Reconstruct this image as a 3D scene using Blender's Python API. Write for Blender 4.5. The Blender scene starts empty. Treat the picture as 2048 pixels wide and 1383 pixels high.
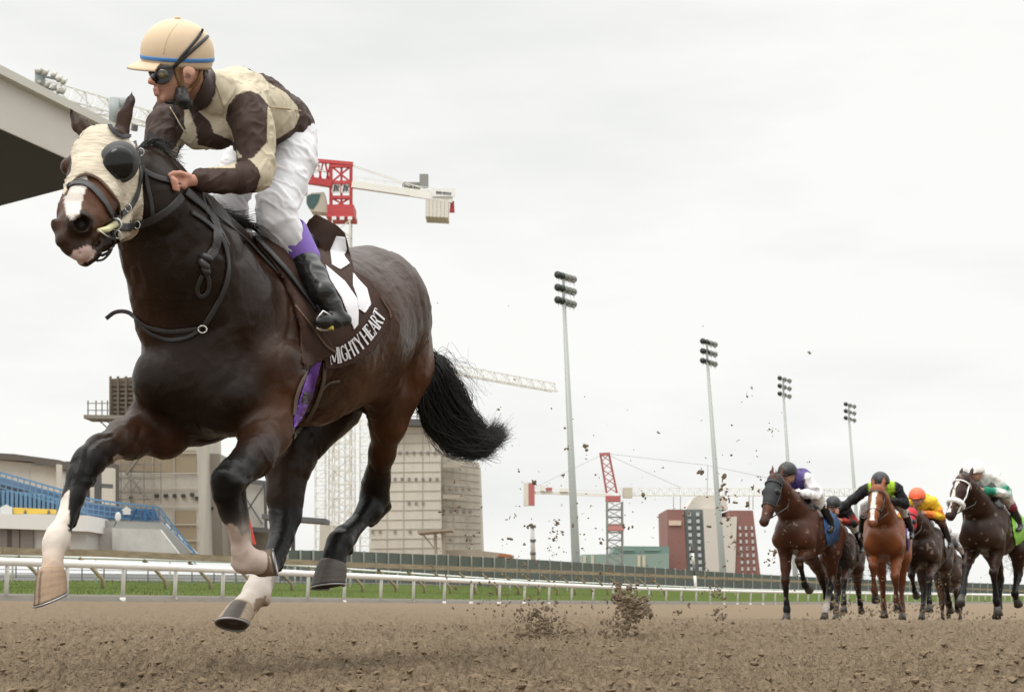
import bpy, bmesh, math, random
import numpy as np
from mathutils import Vector, Matrix, noise as mnoise
from mathutils.bvhtree import BVHTree
# ------------------------------------------------------------ camera, world, light
SC = bpy.context.scene
COL = SC.collection
FPX = 2900.0; CX = 1024.0; CY = 691.5; PITCH = math.radians(9.8); CAMH = 0.28
cam_d = bpy.data.cameras.new('camera'); cam = bpy.data.objects.new('camera', cam_d); COL.objects.link(cam)
cam.location = (0, 0, CAMH); cam.rotation_euler = (math.pi/2 + PITCH, 0, 0)
cam_d.sensor_width = 36; cam_d.lens = FPX/2048*36; cam_d.clip_start = .05; cam_d.clip_end = 5000
cam_d.dof.use_dof = True; cam_d.dof.focus_distance = 5.2; cam_d.dof.aperture_fstop = 11.0
SC.camera = cam
W = bpy.data.worlds.new('World'); SC.world = W; W.use_nodes = True
wn, wl = W.node_tree.nodes, W.node_tree.links
bg = wn['Background']; bg.inputs[1].default_value = 1.0
sky = wn.new('ShaderNodeTexSky'); sky.sky_type = 'NISHITA'; sky.sun_disc = False
SUN_EL, SUN_AZ = math.radians(52), math.radians(200)
sky.sun_elevation = SUN_EL; sky.sun_rotation = SUN_AZ
skm = wn.new('ShaderNodeMixRGB'); skm.blend_type = 'MULTIPLY'; skm.inputs[0].default_value = 1; skm.inputs[2].default_value = (.07,.07,.07,1)
wl.new(sky.outputs[0], skm.inputs[1])
tc = wn.new('ShaderNodeTexCoord'); mp = wn.new('ShaderNodeMapping'); mp.inputs['Scale'].default_value = (1.2, 1.2, 4.5)
wl.new(tc.outputs['Generated'], mp.inputs[0])
nz = wn.new('ShaderNodeTexNoise'); nz.inputs['Scale'].default_value = 2.1; nz.inputs['Detail'].default_value = 5; nz.inputs['Roughness'].default_value = .5
wl.new(mp.outputs[0], nz.inputs[0])
cr = wn.new('ShaderNodeValToRGB')
cr.color_ramp.elements[0].position = .32; cr.color_ramp.elements[0].color = (.87,.88,.86,1)
cr.color_ramp.elements[1].position = .53; cr.color_ramp.elements[1].color = (1,1,.972,1)
wl.new(nz.outputs[0], cr.inputs[0])
mx = wn.new('ShaderNodeMixRGB'); mx.inputs[0].default_value = .97
wl.new(skm.outputs[0], mx.inputs[1]); wl.new(cr.outputs[0], mx.inputs[2]); # overcast dome: the cloud is about twice as bright overhead as near the horizon
sx = wn.new('ShaderNodeSeparateXYZ'); wl.new(tc.outputs['Generated'], sx.inputs[0])
zr = wn.new('ShaderNodeMapRange'); zr.inputs[1].default_value = .42; zr.inputs[2].default_value = 1.; zr.inputs[3].default_value = 1.0; zr.inputs[4].default_value = 3.5
wl.new(sx.outputs['Z'], zr.inputs[0]); wl.new(mx.outputs[0], bg.inputs[0]); wl.new(zr.outputs[0], bg.inputs[1])
sd = bpy.data.lights.new('sun', 'SUN'); sd.energy = 1.1; sd.angle = math.radians(25); sd.color = (1, .96, .9)
sun = bpy.data.objects.new('sun', sd); COL.objects.link(sun)
sdir = Vector((-.35, -.62, .75)).normalized()
sun.rotation_euler = sdir.to_track_quat('Z', 'Y').to_euler()
SC.view_settings.view_transform = 'Standard'; SC.view_settings.look = 'None'; SC.view_settings.exposure = 0.0; SC.view_settings.gamma = 1
SC.render.engine = 'CYCLES'
# ------------------------------------------------------------ helpers
cp, sp = math.cos(PITCH), math.sin(PITCH)
def U(px, py, d):
    """world point seen at photo pixel px,py at depth d"""
    a = (px-CX)/FPX; b = (CY-py)/FPX
    return Vector((d*a, d*(cp - b*sp), CAMH + d*(sp + b*cp)))
def PX(P):
    """numpy (n,3) -> photo pixels and depth"""
    P = np.asarray(P, dtype=np.float64); x = P[:,0]; y = P[:,1]; z = P[:,2]-CAMH
    d = y*cp + z*sp; up = -y*sp + z*cp
    return CX + FPX*x/d, CY - FPX*up/d, d
def pr(px, d): return px*d/FPX
rnd = random.Random(7)
_m = {}
def mat(name, col, rough=.6, metal=0., bump=None, var=None, spec=.5, coat=0., emit=None, attr=False, stretch=None, alpha=None, sheen=0.):
    """bump=(scale,strength,dist)  var=(scale,amount,col2)"""
    if name in _m: return _m[name]
    m = bpy.data.materials.new(name); m.use_nodes = True; n, l = m.node_tree.nodes, m.node_tree.links
    b = n['Principled BSDF']; b.inputs['Roughness'].default_value = rough; b.inputs['Metallic'].default_value = metal
    b.inputs['Specular IOR Level'].default_value = spec; b.inputs['Coat Weight'].default_value = coat
    b.inputs['Sheen Weight'].default_value = sheen
    b.inputs['Base Color'].default_value = (*col, 1)
    t = n.new('ShaderNodeTexCoord'); mpg = n.new('ShaderNodeMapping'); l.new(t.outputs['Object'], mpg.inputs[0])
    if stretch: mpg.inputs['Scale'].default_value = stretch
    src = None
    if attr:
        a = n.new('ShaderNodeAttribute'); a.attribute_name = 'col'; src = a.outputs['Color']; l.new(src, b.inputs['Base Color'])
    if var:
        z = n.new('ShaderNodeTexNoise'); z.inputs['Scale'].default_value = var[0]; z.inputs['Detail'].default_value = 8; z.inputs['Roughness'].default_value = .65
        l.new(mpg.outputs[0], z.inputs[0])
        mr = n.new('ShaderNodeMapRange'); mr.inputs[1].default_value = .35; mr.inputs[2].default_value = .65; mr.inputs[4].default_value = var[1]
        l.new(z.outputs[0], mr.inputs[0])
        mm = n.new('ShaderNodeMixRGB'); l.new(mr.outputs[0], mm.inputs[0])
        if src: l.new(src, mm.inputs[1])
        else: mm.inputs[1].default_value = (*col, 1)
        mm.inputs[2].default_value = (*var[2], 1); l.new(mm.outputs[0], b.inputs['Base Color'])
    if bump:
        z = n.new('ShaderNodeTexNoise'); z.inputs['Scale'].default_value = bump[0]; z.inputs['Detail'].default_value = 5
        l.new(mpg.outputs[0], z.inputs[0])
        bp = n.new('ShaderNodeBump'); bp.inputs['Strength'].default_value = bump[1]; bp.inputs['Distance'].default_value = bump[2]
        l.new(z.outputs[0], bp.inputs['Height']); l.new(bp.outputs[0], b.inputs['Normal'])
    if emit: b.inputs['Emission Color'].default_value = (*emit[:3], 1); b.inputs['Emission Strength'].default_value = emit[3]
    if alpha is not None: b.inputs['Alpha'].default_value = alpha
    _m[name] = m
    return m
def tag(o, label=None, cat=None, group=None, kind=None):
    if label: o['label'] = label
    if cat: o['category'] = cat
    if group: o['group'] = group
    if kind: o['kind'] = kind
    return o
def thing(name, loc, label, cat, group=None):
    o = bpy.data.objects.new(name, None); COL.objects.link(o); o.location = loc; o.empty_display_size = .1
    return tag(o, label, cat, group)
def wloc(o):
    v = Vector((0,0,0))
    while o is not None: v = v + o.location; o = o.parent
    return v
def mesh_obj(name, V, F, material, parent=None, smooth=False, cols=None, origin=None, uvs=None):
    V = np.asarray(V, dtype=np.float64).reshape(-1,3)
    off = wloc(parent) if parent else Vector((0,0,0))
    loc = Vector((0,0,0))
    if parent is None and origin is not None: loc = Vector(origin); off = loc
    V = V - np.array(off)
    me = bpy.data.meshes.new(name)
    me.from_pydata(V.tolist(), [], [tuple(int(i) for i in f) for f in F] if not isinstance(F, np.ndarray) else F.tolist())
    if smooth: me.polygons.foreach_set('use_smooth', [True]*len(me.polygons))
    if cols is not None:
        ca = me.color_attributes.new('col', 'FLOAT_COLOR', 'POINT')
        c4 = np.ones((len(V), 4), dtype=np.float32); c4[:, :3] = cols
        ca.data.foreach_set('color', c4.ravel())
    mats = material if isinstance(material, (list, tuple)) else [material]
    for m_ in mats: me.materials.append(m_)
    me.update()
    o = bpy.data.objects.new(name, me); COL.objects.link(o)
    if parent: o.parent = parent
    else: o.location = loc
    return o
class MB:
    def __init__(s): s.V = []; s.F = []
    def add(s, vs, fs):
        b = len(s.V); s.V.extend([tuple(v) for v in vs]); s.F.extend([tuple(i+b for i in f) for f in fs]); return s
    def box(s, c, size, rz=0., ax=None):
        c = Vector(c); h = Vector(size)/2
        if ax is None: R = Matrix.Rotation(rz, 3, 'Z')
        else: R = ax
        vs = [c + R @ Vector((x*h.x, y*h.y, z*h.z)) for x in (-1,1) for y in (-1,1) for z in (-1,1)]
        return s.add(vs, [(0,1,3,2),(4,6,7,5),(0,4,5,1),(2,3,7,6),(0,2,6,4),(1,5,7,3)])
    def bar(s, a, b, w, h=None):
        a = Vector(a); b = Vector(b); h = h or w; d = b-a
        if d.length < 1e-6: return s
        q = d.to_track_quat('Z', 'Y').to_matrix()
        if abs(d.normalized().z) < .99:
            x = Vector((0,0,1)).cross(d).normalized(); y = d.normalized().cross(x)
        else: x = q @ Vector((1,0,0)); y = q @ Vector((0,1,0))
        vs = []
        for p in (a, b):
            for i, j in ((-1,-1),(1,-1),(1,1),(-1,1)): vs.append(p + x*(i*w/2) + y*(j*h/2))
        return s.add(vs, [(0,3,2,1),(4,5,6,7),(0,1,5,4),(1,2,6,5),(2,3,7,6),(3,0,4,7)])
    def prism(s, pts, vec):
        """pts polygon (3D), extruded by vec"""
        n = len(pts); vec = Vector(vec); vs = [Vector(p) for p in pts] + [Vector(p)+vec for p in pts]
        fs = [tuple(range(n))[::-1], tuple(range(n, 2*n))] + [(i, (i+1) % n, (i+1) % n + n, i+n) for i in range(n)]
        return s.add(vs, fs)
    def tube(s, pts, r, n=8, caps=True):
        pts = [Vector(p) for p in pts]; m = len(pts)
        rs = r if isinstance(r, (list, tuple)) else [r]*m
        up = Vector((0,0,1)); vs = []; prev = None
        for i, p in enumerate(pts):
            t = (pts[min(i+1, m-1)] - pts[max(i-1, 0)])
            if t.length < 1e-9: t = Vector((0,0,1))
            t.normalize()
            if prev is None: x = t.cross(up if abs(t.z) < .95 else Vector((1,0,0))).normalized()
            else: x = (prev - t*prev.dot(t)).normalized()
            prev = x; y = t.cross(x)
            for k in range(n):
                a = 2*math.pi*k/n; vs.append(p + (x*math.cos(a) + y*math.sin(a))*rs[i])
        fs = [(i*n+k, i*n+(k+1) % n, (i+1)*n+(k+1) % n, (i+1)*n+k) for i in range(m-1) for k in range(n)]
        if caps: fs += [tuple(range(n))[::-1], tuple(range((m-1)*n, m*n))]
        return s.add(vs, fs)
    def ell(s, c, r, n=12, R=None):
        c = Vector(c); r = Vector(r) if not isinstance(r, (int, float)) else Vector((r,r,r)); vs = []; m = n//2
        for i in range(m+1):
            th = math.pi*i/m
            for k in range(n):
                a = 2*math.pi*k/n; v = Vector((r.x*math.sin(th)*math.cos(a), r.y*math.sin(th)*math.sin(a), r.z*math.cos(th)))
                vs.append(c + (R @ v if R else v))
        return s.add(vs, [(i*n+k, (i+1)*n+k, (i+1)*n+(k+1) % n, i*n+(k+1) % n) for i in range(m) for k in range(n)])
    def build(s, name, material, parent=None, smooth=False, origin=None):
        return mesh_obj(name, s.V, s.F, material, parent, smooth, origin=origin)
def cr_spline(pts, n=8):
    """Catmull-Rom through list of tuples"""
    P = [np.array(p, dtype=float) for p in pts]; P = [2*P[0]-P[1]] + P + [2*P[-1]-P[-2]]; out = []
    for i in range(1, len(P)-2):
        for k in range(n):
            t = k/n; a, b, c, d = P[i-1:i+3]
            out.append(.5*((2*b)+(-a+c)*t+(2*a-5*b+4*c-d)*t*t+(-a+3*b-3*c+d)*t**3))
    out.append(P[-2]); return out
# ---- value noise on arrays
def vnoise(P, seed=0):
    P = np.asarray(P); i = np.floor(P).astype(np.int64); f = P-i; f = f*f*(3-2*f)
    def h(x, y, z):
        n = (x*374761393 + y*668265263 + z*2147483647*7 + seed*1274126177) & 0xffffffff
        n = ((n ^ (n >> 13))*1274126177) & 0xffffffff
        n = ((n ^ (n >> 16))*2246822519) & 0xffffffff
        return ((n ^ (n >> 15)) & 0xffff)/65535.0
    x, y, z = i[:,0], i[:,1], i[:,2]; u, v, w = f[:,0], f[:,1], f[:,2]
    def lz(z_):
        a = h(x,y,z_)*(1-u)+h(x+1,y,z_)*u; b = h(x,y+1,z_)*(1-u)+h(x+1,y+1,z_)*u
        return a*(1-v)+b*v
    return lz(z)*(1-w)+lz(z+1)*w
def fbm(P, oct=4, seed=0, gain=.5):
    s = 0; a = 1; t = 0
    for o in range(oct):
        s = s + a*vnoise(P*(2.03**o)+o*17.3, seed+o); t += a; a *= gain
    return s/t
# ------------------------------------------------------------ SDF bodies
class SDF:
    """primitives given in world space; grid aligned with ax (3x3 rows = axes)"""
    def __init__(s, res, ax=None): s.res = res; s.ax = np.eye(3) if ax is None else np.array(ax, dtype=float); s.pr = []
    def cone(s, a, b, ra, rb, k=.02, col=(1,1,1), flat=None, cut=False):
        s.pr.append(('c', np.array(a, dtype=float), np.array(b, dtype=float), ra, rb, k, np.array(col), flat, cut)); return s
    def ball(s, a, r, k=.02, col=(1,1,1), flat=None, cut=False): return s.cone(a, Vector(a)+Vector((0,0,1e-4)), r, r, k, col, flat, cut)
    def chain(s, pts, k=.02, col=(1,1,1), flat=None):
        """pts: list of (Vector, radius[, col])"""
        for p, q in zip(pts[:-1], pts[1:]): s.cone(p[0], q[0], p[1], q[1], k, p[2] if len(p) > 2 else col, flat)
        return s
    def dist(s, p, P):
        _, a, b, ra, rb, k, c, flat, cut = p
        if flat is not None:
            n = np.array(flat[0], dtype=float); n /= np.linalg.norm(n); f = flat[1]
            ab = b-a; a2 = a; M = np.eye(3) + np.outer(n, n)*(1/f-1)
            Q = (P-a) @ M.T; ab = M @ ab
        else: Q = P-a; ab = b-a
        L = ab @ ab; t = np.clip((Q @ ab)/L, 0, 1)
        D = Q - t[..., None]*ab
        d = np.sqrt((D*D).sum(-1)) - (ra + t*(rb-ra))
        if flat is not None: d = d*min(1., flat[1]+ (1-flat[1])*.3) if flat[1] < 1 else d
        return d
    def mesh(s, smooth_it=1, tint=.012):
        A = s.ax; lo = np.full(3, 1e9); hi = -lo
        for p in s.pr:
            if p[8]: continue
            for q in (p[1], p[2]):
                g = A @ q; r = max(p[3], p[4])*(1 if p[7] is None else max(1, p[7][1])); lo = np.minimum(lo, g-r); hi = np.maximum(hi, g+r)
        lo -= 6*s.res; hi += 6*s.res
        N = np.ceil((hi-lo)/s.res).astype(int)+1
        F = np.full(N, .25, dtype=np.float32)
        for p in s.pr:
            a, b = A @ p[1], A @ p[2]; m = max(p[3], p[4])*(1 if p[7] is None else max(1, p[7][1])) + p[5] + 4*s.res
            i0 = np.maximum(((np.minimum(a,b)-m-lo)/s.res).astype(int), 0); i1 = np.minimum(((np.maximum(a,b)+m-lo)/s.res).astype(int)+2, N)
            if (i1 <= i0).any(): continue
            gx, gy, gz = [lo[i]+s.res*np.arange(i0[i], i1[i]) for i in range(3)]
            G = np.stack(np.meshgrid(gx, gy, gz, indexing='ij'), -1) @ A   # back to world
            d = s.dist(p, G).astype(np.float32)
            sl = tuple(slice(i0[i], i1[i]) for i in range(3)); f = F[sl]; k = p[5]
            if p[8]:
                d = -d; h = np.clip(.5 - .5*(d-f)/k*(-1), 0, 1); h = np.clip(.5+.5*(d-f)/k, 0, 1)
                F[sl] = f*(1-h)+d*h + k*h*(1-h)
            else:
                h = np.clip(.5+.5*(f-d)/k, 0, 1); F[sl] = f*(1-h)+d*h - k*h*(1-h)
        # surface nets
        S = F < 0
        c = np.zeros(tuple(N-1), dtype=np.uint8)
        for dx in (0,1):
            for dy in (0,1):
                for dz in (0,1): c += S[dx:N[0]-1+dx, dy:N[1]-1+dy, dz:N[2]-1+dz]
        act = np.argwhere((c > 0) & (c < 8)); idx = np.full(tuple(N-1), -1, dtype=np.int32)
        idx[act[:,0], act[:,1], act[:,2]] = np.arange(len(act))
        acc = np.zeros((len(act), 3)); cnt = np.zeros(len(act))
        cor = [(x,y,z) for x in (0,1) for y in (0,1) for z in (0,1)]
        val = {q: F[act[:,0]+q[0], act[:,1]+q[1], act[:,2]+q[2]] for q in cor}
        for q in cor:
            for ax_ in range(3):
                if q[ax_] == 0:
                    q2 = list(q); q2[ax_] = 1; q2 = tuple(q2); va, vb = val[q], val[q2]; m = (va < 0) != (vb < 0)
                    t = np.where(m, va/np.where(m, va-vb, 1), 0)
                    pt = np.tile(np.array(q, dtype=float), (len(act), 1)); pt[:, ax_] = t
                    acc[m] += pt[m]; cnt[m] += 1
        V = lo + s.res*(act + acc/cnt[:, None])
        faces = []
        for ax_ in range(3):
            sl0 = [slice(None)]*3; sl1 = [slice(None)]*3; sl0[ax_] = slice(0, -1); sl1[ax_] = slice(1, None)
            a0, a1 = S[tuple(sl0)], S[tuple(sl1)]
            E = np.argwhere(a0 != a1); E = E[(E > 0).all(1) & (E < N-1).all(1)]
            u, v = (ax_+1) % 3, (ax_+2) % 3
            def g(du, dv):
                Q = E.copy(); Q[:, u] -= du; Q[:, v] -= dv; return idx[Q[:,0], Q[:,1], Q[:,2]]
            q = np.stack([g(1,1), g(0,1), g(0,0), g(1,0)], 1)
            inside = S[E[:,0], E[:,1], E[:,2]]
            q[~inside] = q[~inside][:, ::-1]
            faces.append(q)
        Fc = np.concatenate(faces); Fc = Fc[(Fc >= 0).all(1)]
        for _ in range(smooth_it):
            acc = np.zeros_like(V); cn = np.zeros(len(V))
            for i in range(4):
                np.add.at(acc, Fc[:, i], V[Fc[:, (i+1) % 4]]); np.add.at(cn, Fc[:, i], 1)
            V = V*.45 + .55*acc/cn[:, None]
        V = V @ A
        C = s.color(V, tint)
        return V, Fc, C
    def color(s, V, tint):
        w = np.zeros(len(V)); C = np.zeros((len(V), 3))
        best = np.full(len(V), 1e9)
        ds = []
        for p in s.pr:
            if p[8]: continue
            d = np.full(len(V), 9.); lo_ = np.minimum(p[1], p[2])-max(p[3], p[4])*1.5-.05; hi_ = np.maximum(p[1], p[2])+max(p[3], p[4])*1.5+.05
            m = ((V > lo_) & (V < hi_)).all(1)
            if m.any(): d[m] = s.dist(p, V[m])
            ds.append(d); best = np.minimum(best, d)
        j = 0
        for p in s.pr:
            if p[8]: continue
            e = np.exp(-(ds[j]-best)/tint); w += e; C += e[:, None]*p[6]; j += 1
        return C/w[:, None]
def vnormals(V, F):
    F = np.asarray(F); a = V[F[:,2]]-V[F[:,0]]; b = V[F[:,3]]-V[F[:,1]]; n = np.cross(a, b); N = np.zeros_like(V)
    for i in range(4): np.add.at(N, F[:, i], n)
    return N/(np.linalg.norm(N, axis=1)[:, None]+1e-12)
def in_poly(px, py, poly):
    inside = np.zeros(len(px), dtype=bool); n = len(poly)
    for i in range(n):
        x1, y1 = poly[i]; x2, y2 = poly[(i+1) % n]
        c = ((y1 > py) != (y2 > py)) & (px < (x2-x1)*(py-y1)/((y2-y1) if y2 != y1 else 1e-9)+x1); inside ^= c
    return inside
CAMP = Vector((0,0,CAMH))
class Drape:
    """a set of surfaces that straps, cloths and lettering are laid on"""
    def __init__(s, meshes):
        V = []; F = []; b = 0
        for v, f in meshes:
            V.append(np.asarray(v)); F.extend((np.asarray(f)+b).tolist()); b += len(v)
        s.t = BVHTree.FromPolygons(np.concatenate(V).tolist(), F)
    def hit(s, px, py, off=.006, dmiss=None):
        d = (U(px, py, 1)-CAMP).normalized(); h = s.t.ray_cast(CAMP, d)
        if h[0] is None: return None if dmiss is None else (U(px, py, dmiss), -d)
        n = h[1] if h[1].dot(d) < 0 else -h[1]
        return h[0] + n*off*.6 - d*off*.6, n
    def strap(s, mb, pts, w, th=.004, off=.006, n=6, dmiss=5., closed=False):
        """flat leather ribbon along photo points lying on the surface. w in metres"""
        q = cr_spline(pts, n); H = []; last = dmiss
        for p in q:
            h = s.hit(p[0], p[1], off)
            if h is None: h = (U(p[0], p[1], last), (CAMP-U(p[0], p[1], last)).normalized())
            else: last = PX([h[0]])[2][0]
            H.append(h)
        P = np.array([h[0] for h in H]); Nn = np.array([h[1] for h in H])
        for _ in range(2):
            P[1:-1] = (P[:-2]+2*P[1:-1]+P[2:])/4; Nn[1:-1] = (Nn[:-2]+2*Nn[1:-1]+Nn[2:])/4
        vs = []
        for i in range(len(P)):
            t = Vector(P[min(i+1, len(P)-1)]-P[max(i-1, 0)]).normalized(); nn = Vector(Nn[i]).normalized(); sdv = t.cross(nn).normalized(); c = Vector(P[i])
            vs += [c+sdv*w/2-nn*th, c+sdv*w/2+nn*th*.4, c+sdv*w*.3+nn*th, c-sdv*w*.3+nn*th, c-sdv*w/2+nn*th*.4, c-sdv*w/2-nn*th]
        m = len(P); fs = [(i*6+k, i*6+(k+1) % 6, (i+1)*6+(k+1) % 6, (i+1)*6+k) for i in range(m-1) for k in range(6)]
        fs += [tuple(range(6))[::-1], tuple(range((m-1)*6, m*6))]
        mb.add(vs, fs); return [Vector(p) for p in P]
    def patch(s, poly, step, off=.012, th=.006, dmiss=None):
        """cloth cut to a photo polygon, draped; returns V,F (closed shell)"""
        x0, x1 = min(p[0] for p in poly), max(p[0] for p in poly); y0, y1 = min(p[1] for p in poly), max(p[1] for p in poly)
        nx, ny = int((x1-x0)/step)+2, int((y1-y0)/step)+2
        gx, gy = np.meshgrid(x0+step*np.arange(nx), y0+step*np.arange(ny), indexing='ij')
        X = gx.ravel().copy(); Y = gy.ravel().copy(); ins = in_poly(X, Y, poly)
        # snap outside neighbours onto the polygon edge
        P = np.stack([X, Y], 1); best = np.full(len(P), 1e9); bp = P.copy()
        for i in range(len(poly)):
            a = np.array(poly[i], dtype=float); b = np.array(poly[(i+1) % len(poly)], dtype=float); ab = b-a
            t = np.clip(((P-a) @ ab)/(ab @ ab), 0, 1); q = a+t[:, None]*ab; d = np.linalg.norm(P-q, axis=1); m = d < best; best[m] = d[m]; bp[m] = q[m]
        near = (~ins) & (best < step*1.45); P[near] = bp[near]; ok = ins | near
        vid = {}; V = []; Nn = []
        for i in np.nonzero(ok)[0]:
            h = s.hit(P[i,0], P[i,1], off, dmiss)
            if h is not None: vid[i] = len(V); V.append(h[0]); Nn.append(h[1])
        F = []
        ic = ins.reshape(nx, ny)
        for i in range(nx-1):
            for j in range(ny-1):
                k = [i*ny+j, (i+1)*ny+j, (i+1)*ny+j+1, i*ny+j+1]
                if all(q in vid for q in k) and (ins[k].sum() >= 1): F.append([vid[q] for q in k])
        V = np.array(V); Nn = np.array(Nn); F = np.array(F)
        for _ in range(2):
            acc = V.copy(); cn = np.ones(len(V)); an = Nn.copy()
            for i in range(4):
                np.add.at(acc, F[:, i], V[F[:, (i+1) % 4]]); np.add.at(cn, F[:, i], 1); np.add.at(an, F[:, i], Nn[F[:, (i+1) % 4]])
            dirv = V-np.array(CAMP); dirv /= np.linalg.norm(dirv, axis=1)[:, None]
            mv = acc/cn[:, None]-V; V = V + dirv*(mv*dirv).sum(1)[:, None]; Nn = an/np.linalg.norm(an, axis=1)[:, None]
        return shell(V, F, Nn, th)
def shell(V, F, Nn, th):
    n = len(V); W_ = np.concatenate([V, V-Nn*th]); F = np.asarray(F)
    e = {}
    for f in F.tolist():
        for i in range(len(f)):
            a, b = f[i], f[(i+1) % len(f)]
            if (b, a) in e: del e[(b, a)]
            else: e[(a, b)] = 1
    Fs = F.tolist() + (F[:, ::-1]+n).tolist() + [[b, a, a+n, b+n] for a, b in e]
    return W_, np.array(Fs)
def disp(V, F, amp, scale, seed=0, oct=3, st=(1,1,1)):
    N = vnormals(V, F); return V + N*((fbm(V*np.array(st)*scale+50, oct, seed)-.5)*2*amp)[:, None]
# ------------------------------------------------------------ ground
T_ = [-.9,-.353,-.115,.0124,.078,.164,.268,.353,.8]
Z_ = [.34,.17,.064,-.087,-.19,-.35,-.49,-.62,-.9]
def zg(x, y):
    x = np.asarray(x, dtype=float); y = np.asarray(y, dtype=float)
    s = np.clip((y-16)/20, 0, 1); s = s*s*(3-2*s)
    return s*np.interp(x/np.maximum(y, 1), T_, Z_)
def make_dirt():
    ys = np.concatenate([.3*(3.0/.3)**np.linspace(0, 1, 60)[:-1], 3.0*(3.9/3.0)**np.linspace(0, 1, 50)[:-1], 3.9*(14/3.9)**np.linspace(0, 1, 620)[:-1], 14*(420/14)**np.linspace(0, 1, 330)]); nr = len(ys); nc = 820
    cs = np.linspace(-1, 1, nc); an = np.sign(cs)*((np.abs(cs)**1.1)*.46+np.abs(cs)**16*3.)
    Y, A = np.meshgrid(ys, an, indexing='ij'); X = A*(Y+.5)
    def zf(x, y):
        P = np.stack([x, y, np.zeros(x.size)], 1)
        a = fbm(P*2.6, 2, 1); b_ = fbm(P*8, 2, 5); c_ = fbm(P*15, 3, 9, .6); d_ = fbm(P*40, 2, 77, .6); e_ = fbm(P*13, 3, 31, .55)
        z = (a-.5)*.020 + (b_-.5)*.020 + (np.abs(2*c_-1)-.25)*.070 + (np.abs(2*d_-1)-.25)*.042 + (d_-.5)*.012 + np.clip(e_-.57, 0, .16)*.16
        z = z*(.25+.75*np.clip(1-(y-12)/50, 0, 1)); z[y > 64] *= .5
        return z + zg(x, y), d_*.5+c_*.5
    z, lowf = zf(X.ravel(), Y.ravel()); P = np.stack([X.ravel(), Y.ravel(), z], 1)
    i, j = np.meshgrid(np.arange(nr-1), np.arange(nc-1), indexing='ij'); k = (i*nc+j).ravel()
    F = np.stack([k, k+1, k+nc+1, k+nc], 1)
    m = mat('dirt', (.255,.195,.132), .95, bump=(80, 1., .03), var=(20, .75, (.155,.113,.072)), spec=.12)
    o = mesh_obj('ground', P, F, m, smooth=True); tag(o, kind='structure')
    r = np.random.RandomState(4); bm_ = bmesh.new(); bmesh.ops.create_icosphere(bm_, subdivisions=1, radius=1.); v0 = np.array([v.co[:] for v in bm_.verts]); f0 = np.array([[v.index for v in f.verts] for f in bm_.faces]); bm_.free()
    n = 15000; yy = 3.7*(16/3.7)**(r.rand(n)**.9); xx = (r.rand(n)*2-1)*.47*(yy+.5); zz, _ = zf(xx, yy)
    sz = .0035+.010*r.rand(n)**3+(r.rand(n) < .01)*.006
    V = v0[None]*(1+.8*(r.rand(n, len(v0), 1)-.5))*sz[:, None, None]*np.stack([1+r.rand(n), 1+r.rand(n), np.full(n, .75)], 1)[:, None, :] + np.stack([xx, yy, zz+sz*.2], 1)[:, None, :]
    F = (f0[None]+len(v0)*np.arange(n)[:, None, None]).reshape(-1, 3)
    o = mesh_obj('loose_dirt', V.reshape(-1, 3), F, mat('crumb', (.205,.152,.098), .95, var=(12,.6,(.13,.095,.060)), spec=.1), smooth=False); tag(o, 'small crumbs of brown dirt lying loose over the track surface', 'dirt', kind='stuff')
make_dirt()
def lat(px, ytop, ybot=None): pass
# base ground sheet to the horizon, lower than everything near
def strip(name, rows, material, kind='structure', label=None, cat=None):
    """rows: list of polylines, each a list of (px,py,d)"""
    R = [cr_spline(r, 6) for r in rows]; n = min(len(r) for r in R); V = []; F = []
    for r in R:
        for p in r[:n]: V.append(U(*p))
    for i in range(len(R)-1):
        for k in range(n-1): F.append((i*n+k, i*n+k+1, (i+1)*n+k+1, (i+1)*n+k))
    o = mesh_obj(name, V, F, material, smooth=True)
    return tag(o, label, cat, kind=kind)
# rail course: px, top y, foot y, depth
RC = [(-700,1096,1192,30),(-400,1107,1195,33.5),(-150,1116,1197,37),(0,1122,1199,39),(265,1131,1200,44),(500,1141,1202,51),(690,1150,1204,57),(1000,1164,1206,72),(1250,1175,1206,94),(1500,1182,1207,118),(1800,1187,1206,158),(2100,1190,1205,200),(2500,1193,1204,260)]
def rc(px):
    a = np.array(RC, dtype=float); return [float(np.interp(px, a[:,0], a[:,k])) for k in (1,2,3)]
# kerb strip, turf bank, grey path, far field
def row(fy, fd, xs=(-900,-400,0,400,800,1200,1600,2000,2400,2900)):
    return [(x, fy(x), fd(x)) for x in xs]
fb = lambda x: rc(x)[1]; fdp = lambda x: rc(x)[2]
ytop_g = lambda x: np.interp(x, [-900,0,500,1000,1500,2048,2900], [1157,1160,1162,1172,1184,1192,1196])
ygb = lambda x: fb(x)-5
kerb = mat('kerb_concrete', (.15,.135,.115), .9, bump=(30,.3,.01), var=(2.5,.6,(.105,.09,.07)))
grass = mat('turf', (.055,.092,.012), .95, bump=(9,.9,.05), var=(1.6,.7,(.10,.105,.03)), spec=.1)
asph = mat('grey_path', (.12,.117,.11), .9, var=(.3,.5,(.09,.087,.08)))
strip('kerb_strip', [row(lambda x: fb(x)+2, lambda x: fdp(x)*.99), row(lambda x: fb(x)-9*39/fdp(x), lambda x: fdp(x)*1.0), row(lambda x: fb(x)-13*39/fdp(x), lambda x: fdp(x)*1.05)], kerb)
strip('turf', [row(lambda x: fb(x)-12.5*39/fdp(x), lambda x: fdp(x)*1.049), row(lambda x: (fb(x)-12.5*39/fdp(x))*.6+ytop_g(x)*.4, lambda x: fdp(x)*1.25), row(ytop_g, lambda x: fdp(x)*1.6)], grass)
strip('path', [row(lambda x: ytop_g(x)+.4, lambda x: fdp(x)*1.6), row(lambda x: ytop_g(x)-13, lambda x: fdp(x)*1.9)], asph)
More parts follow.
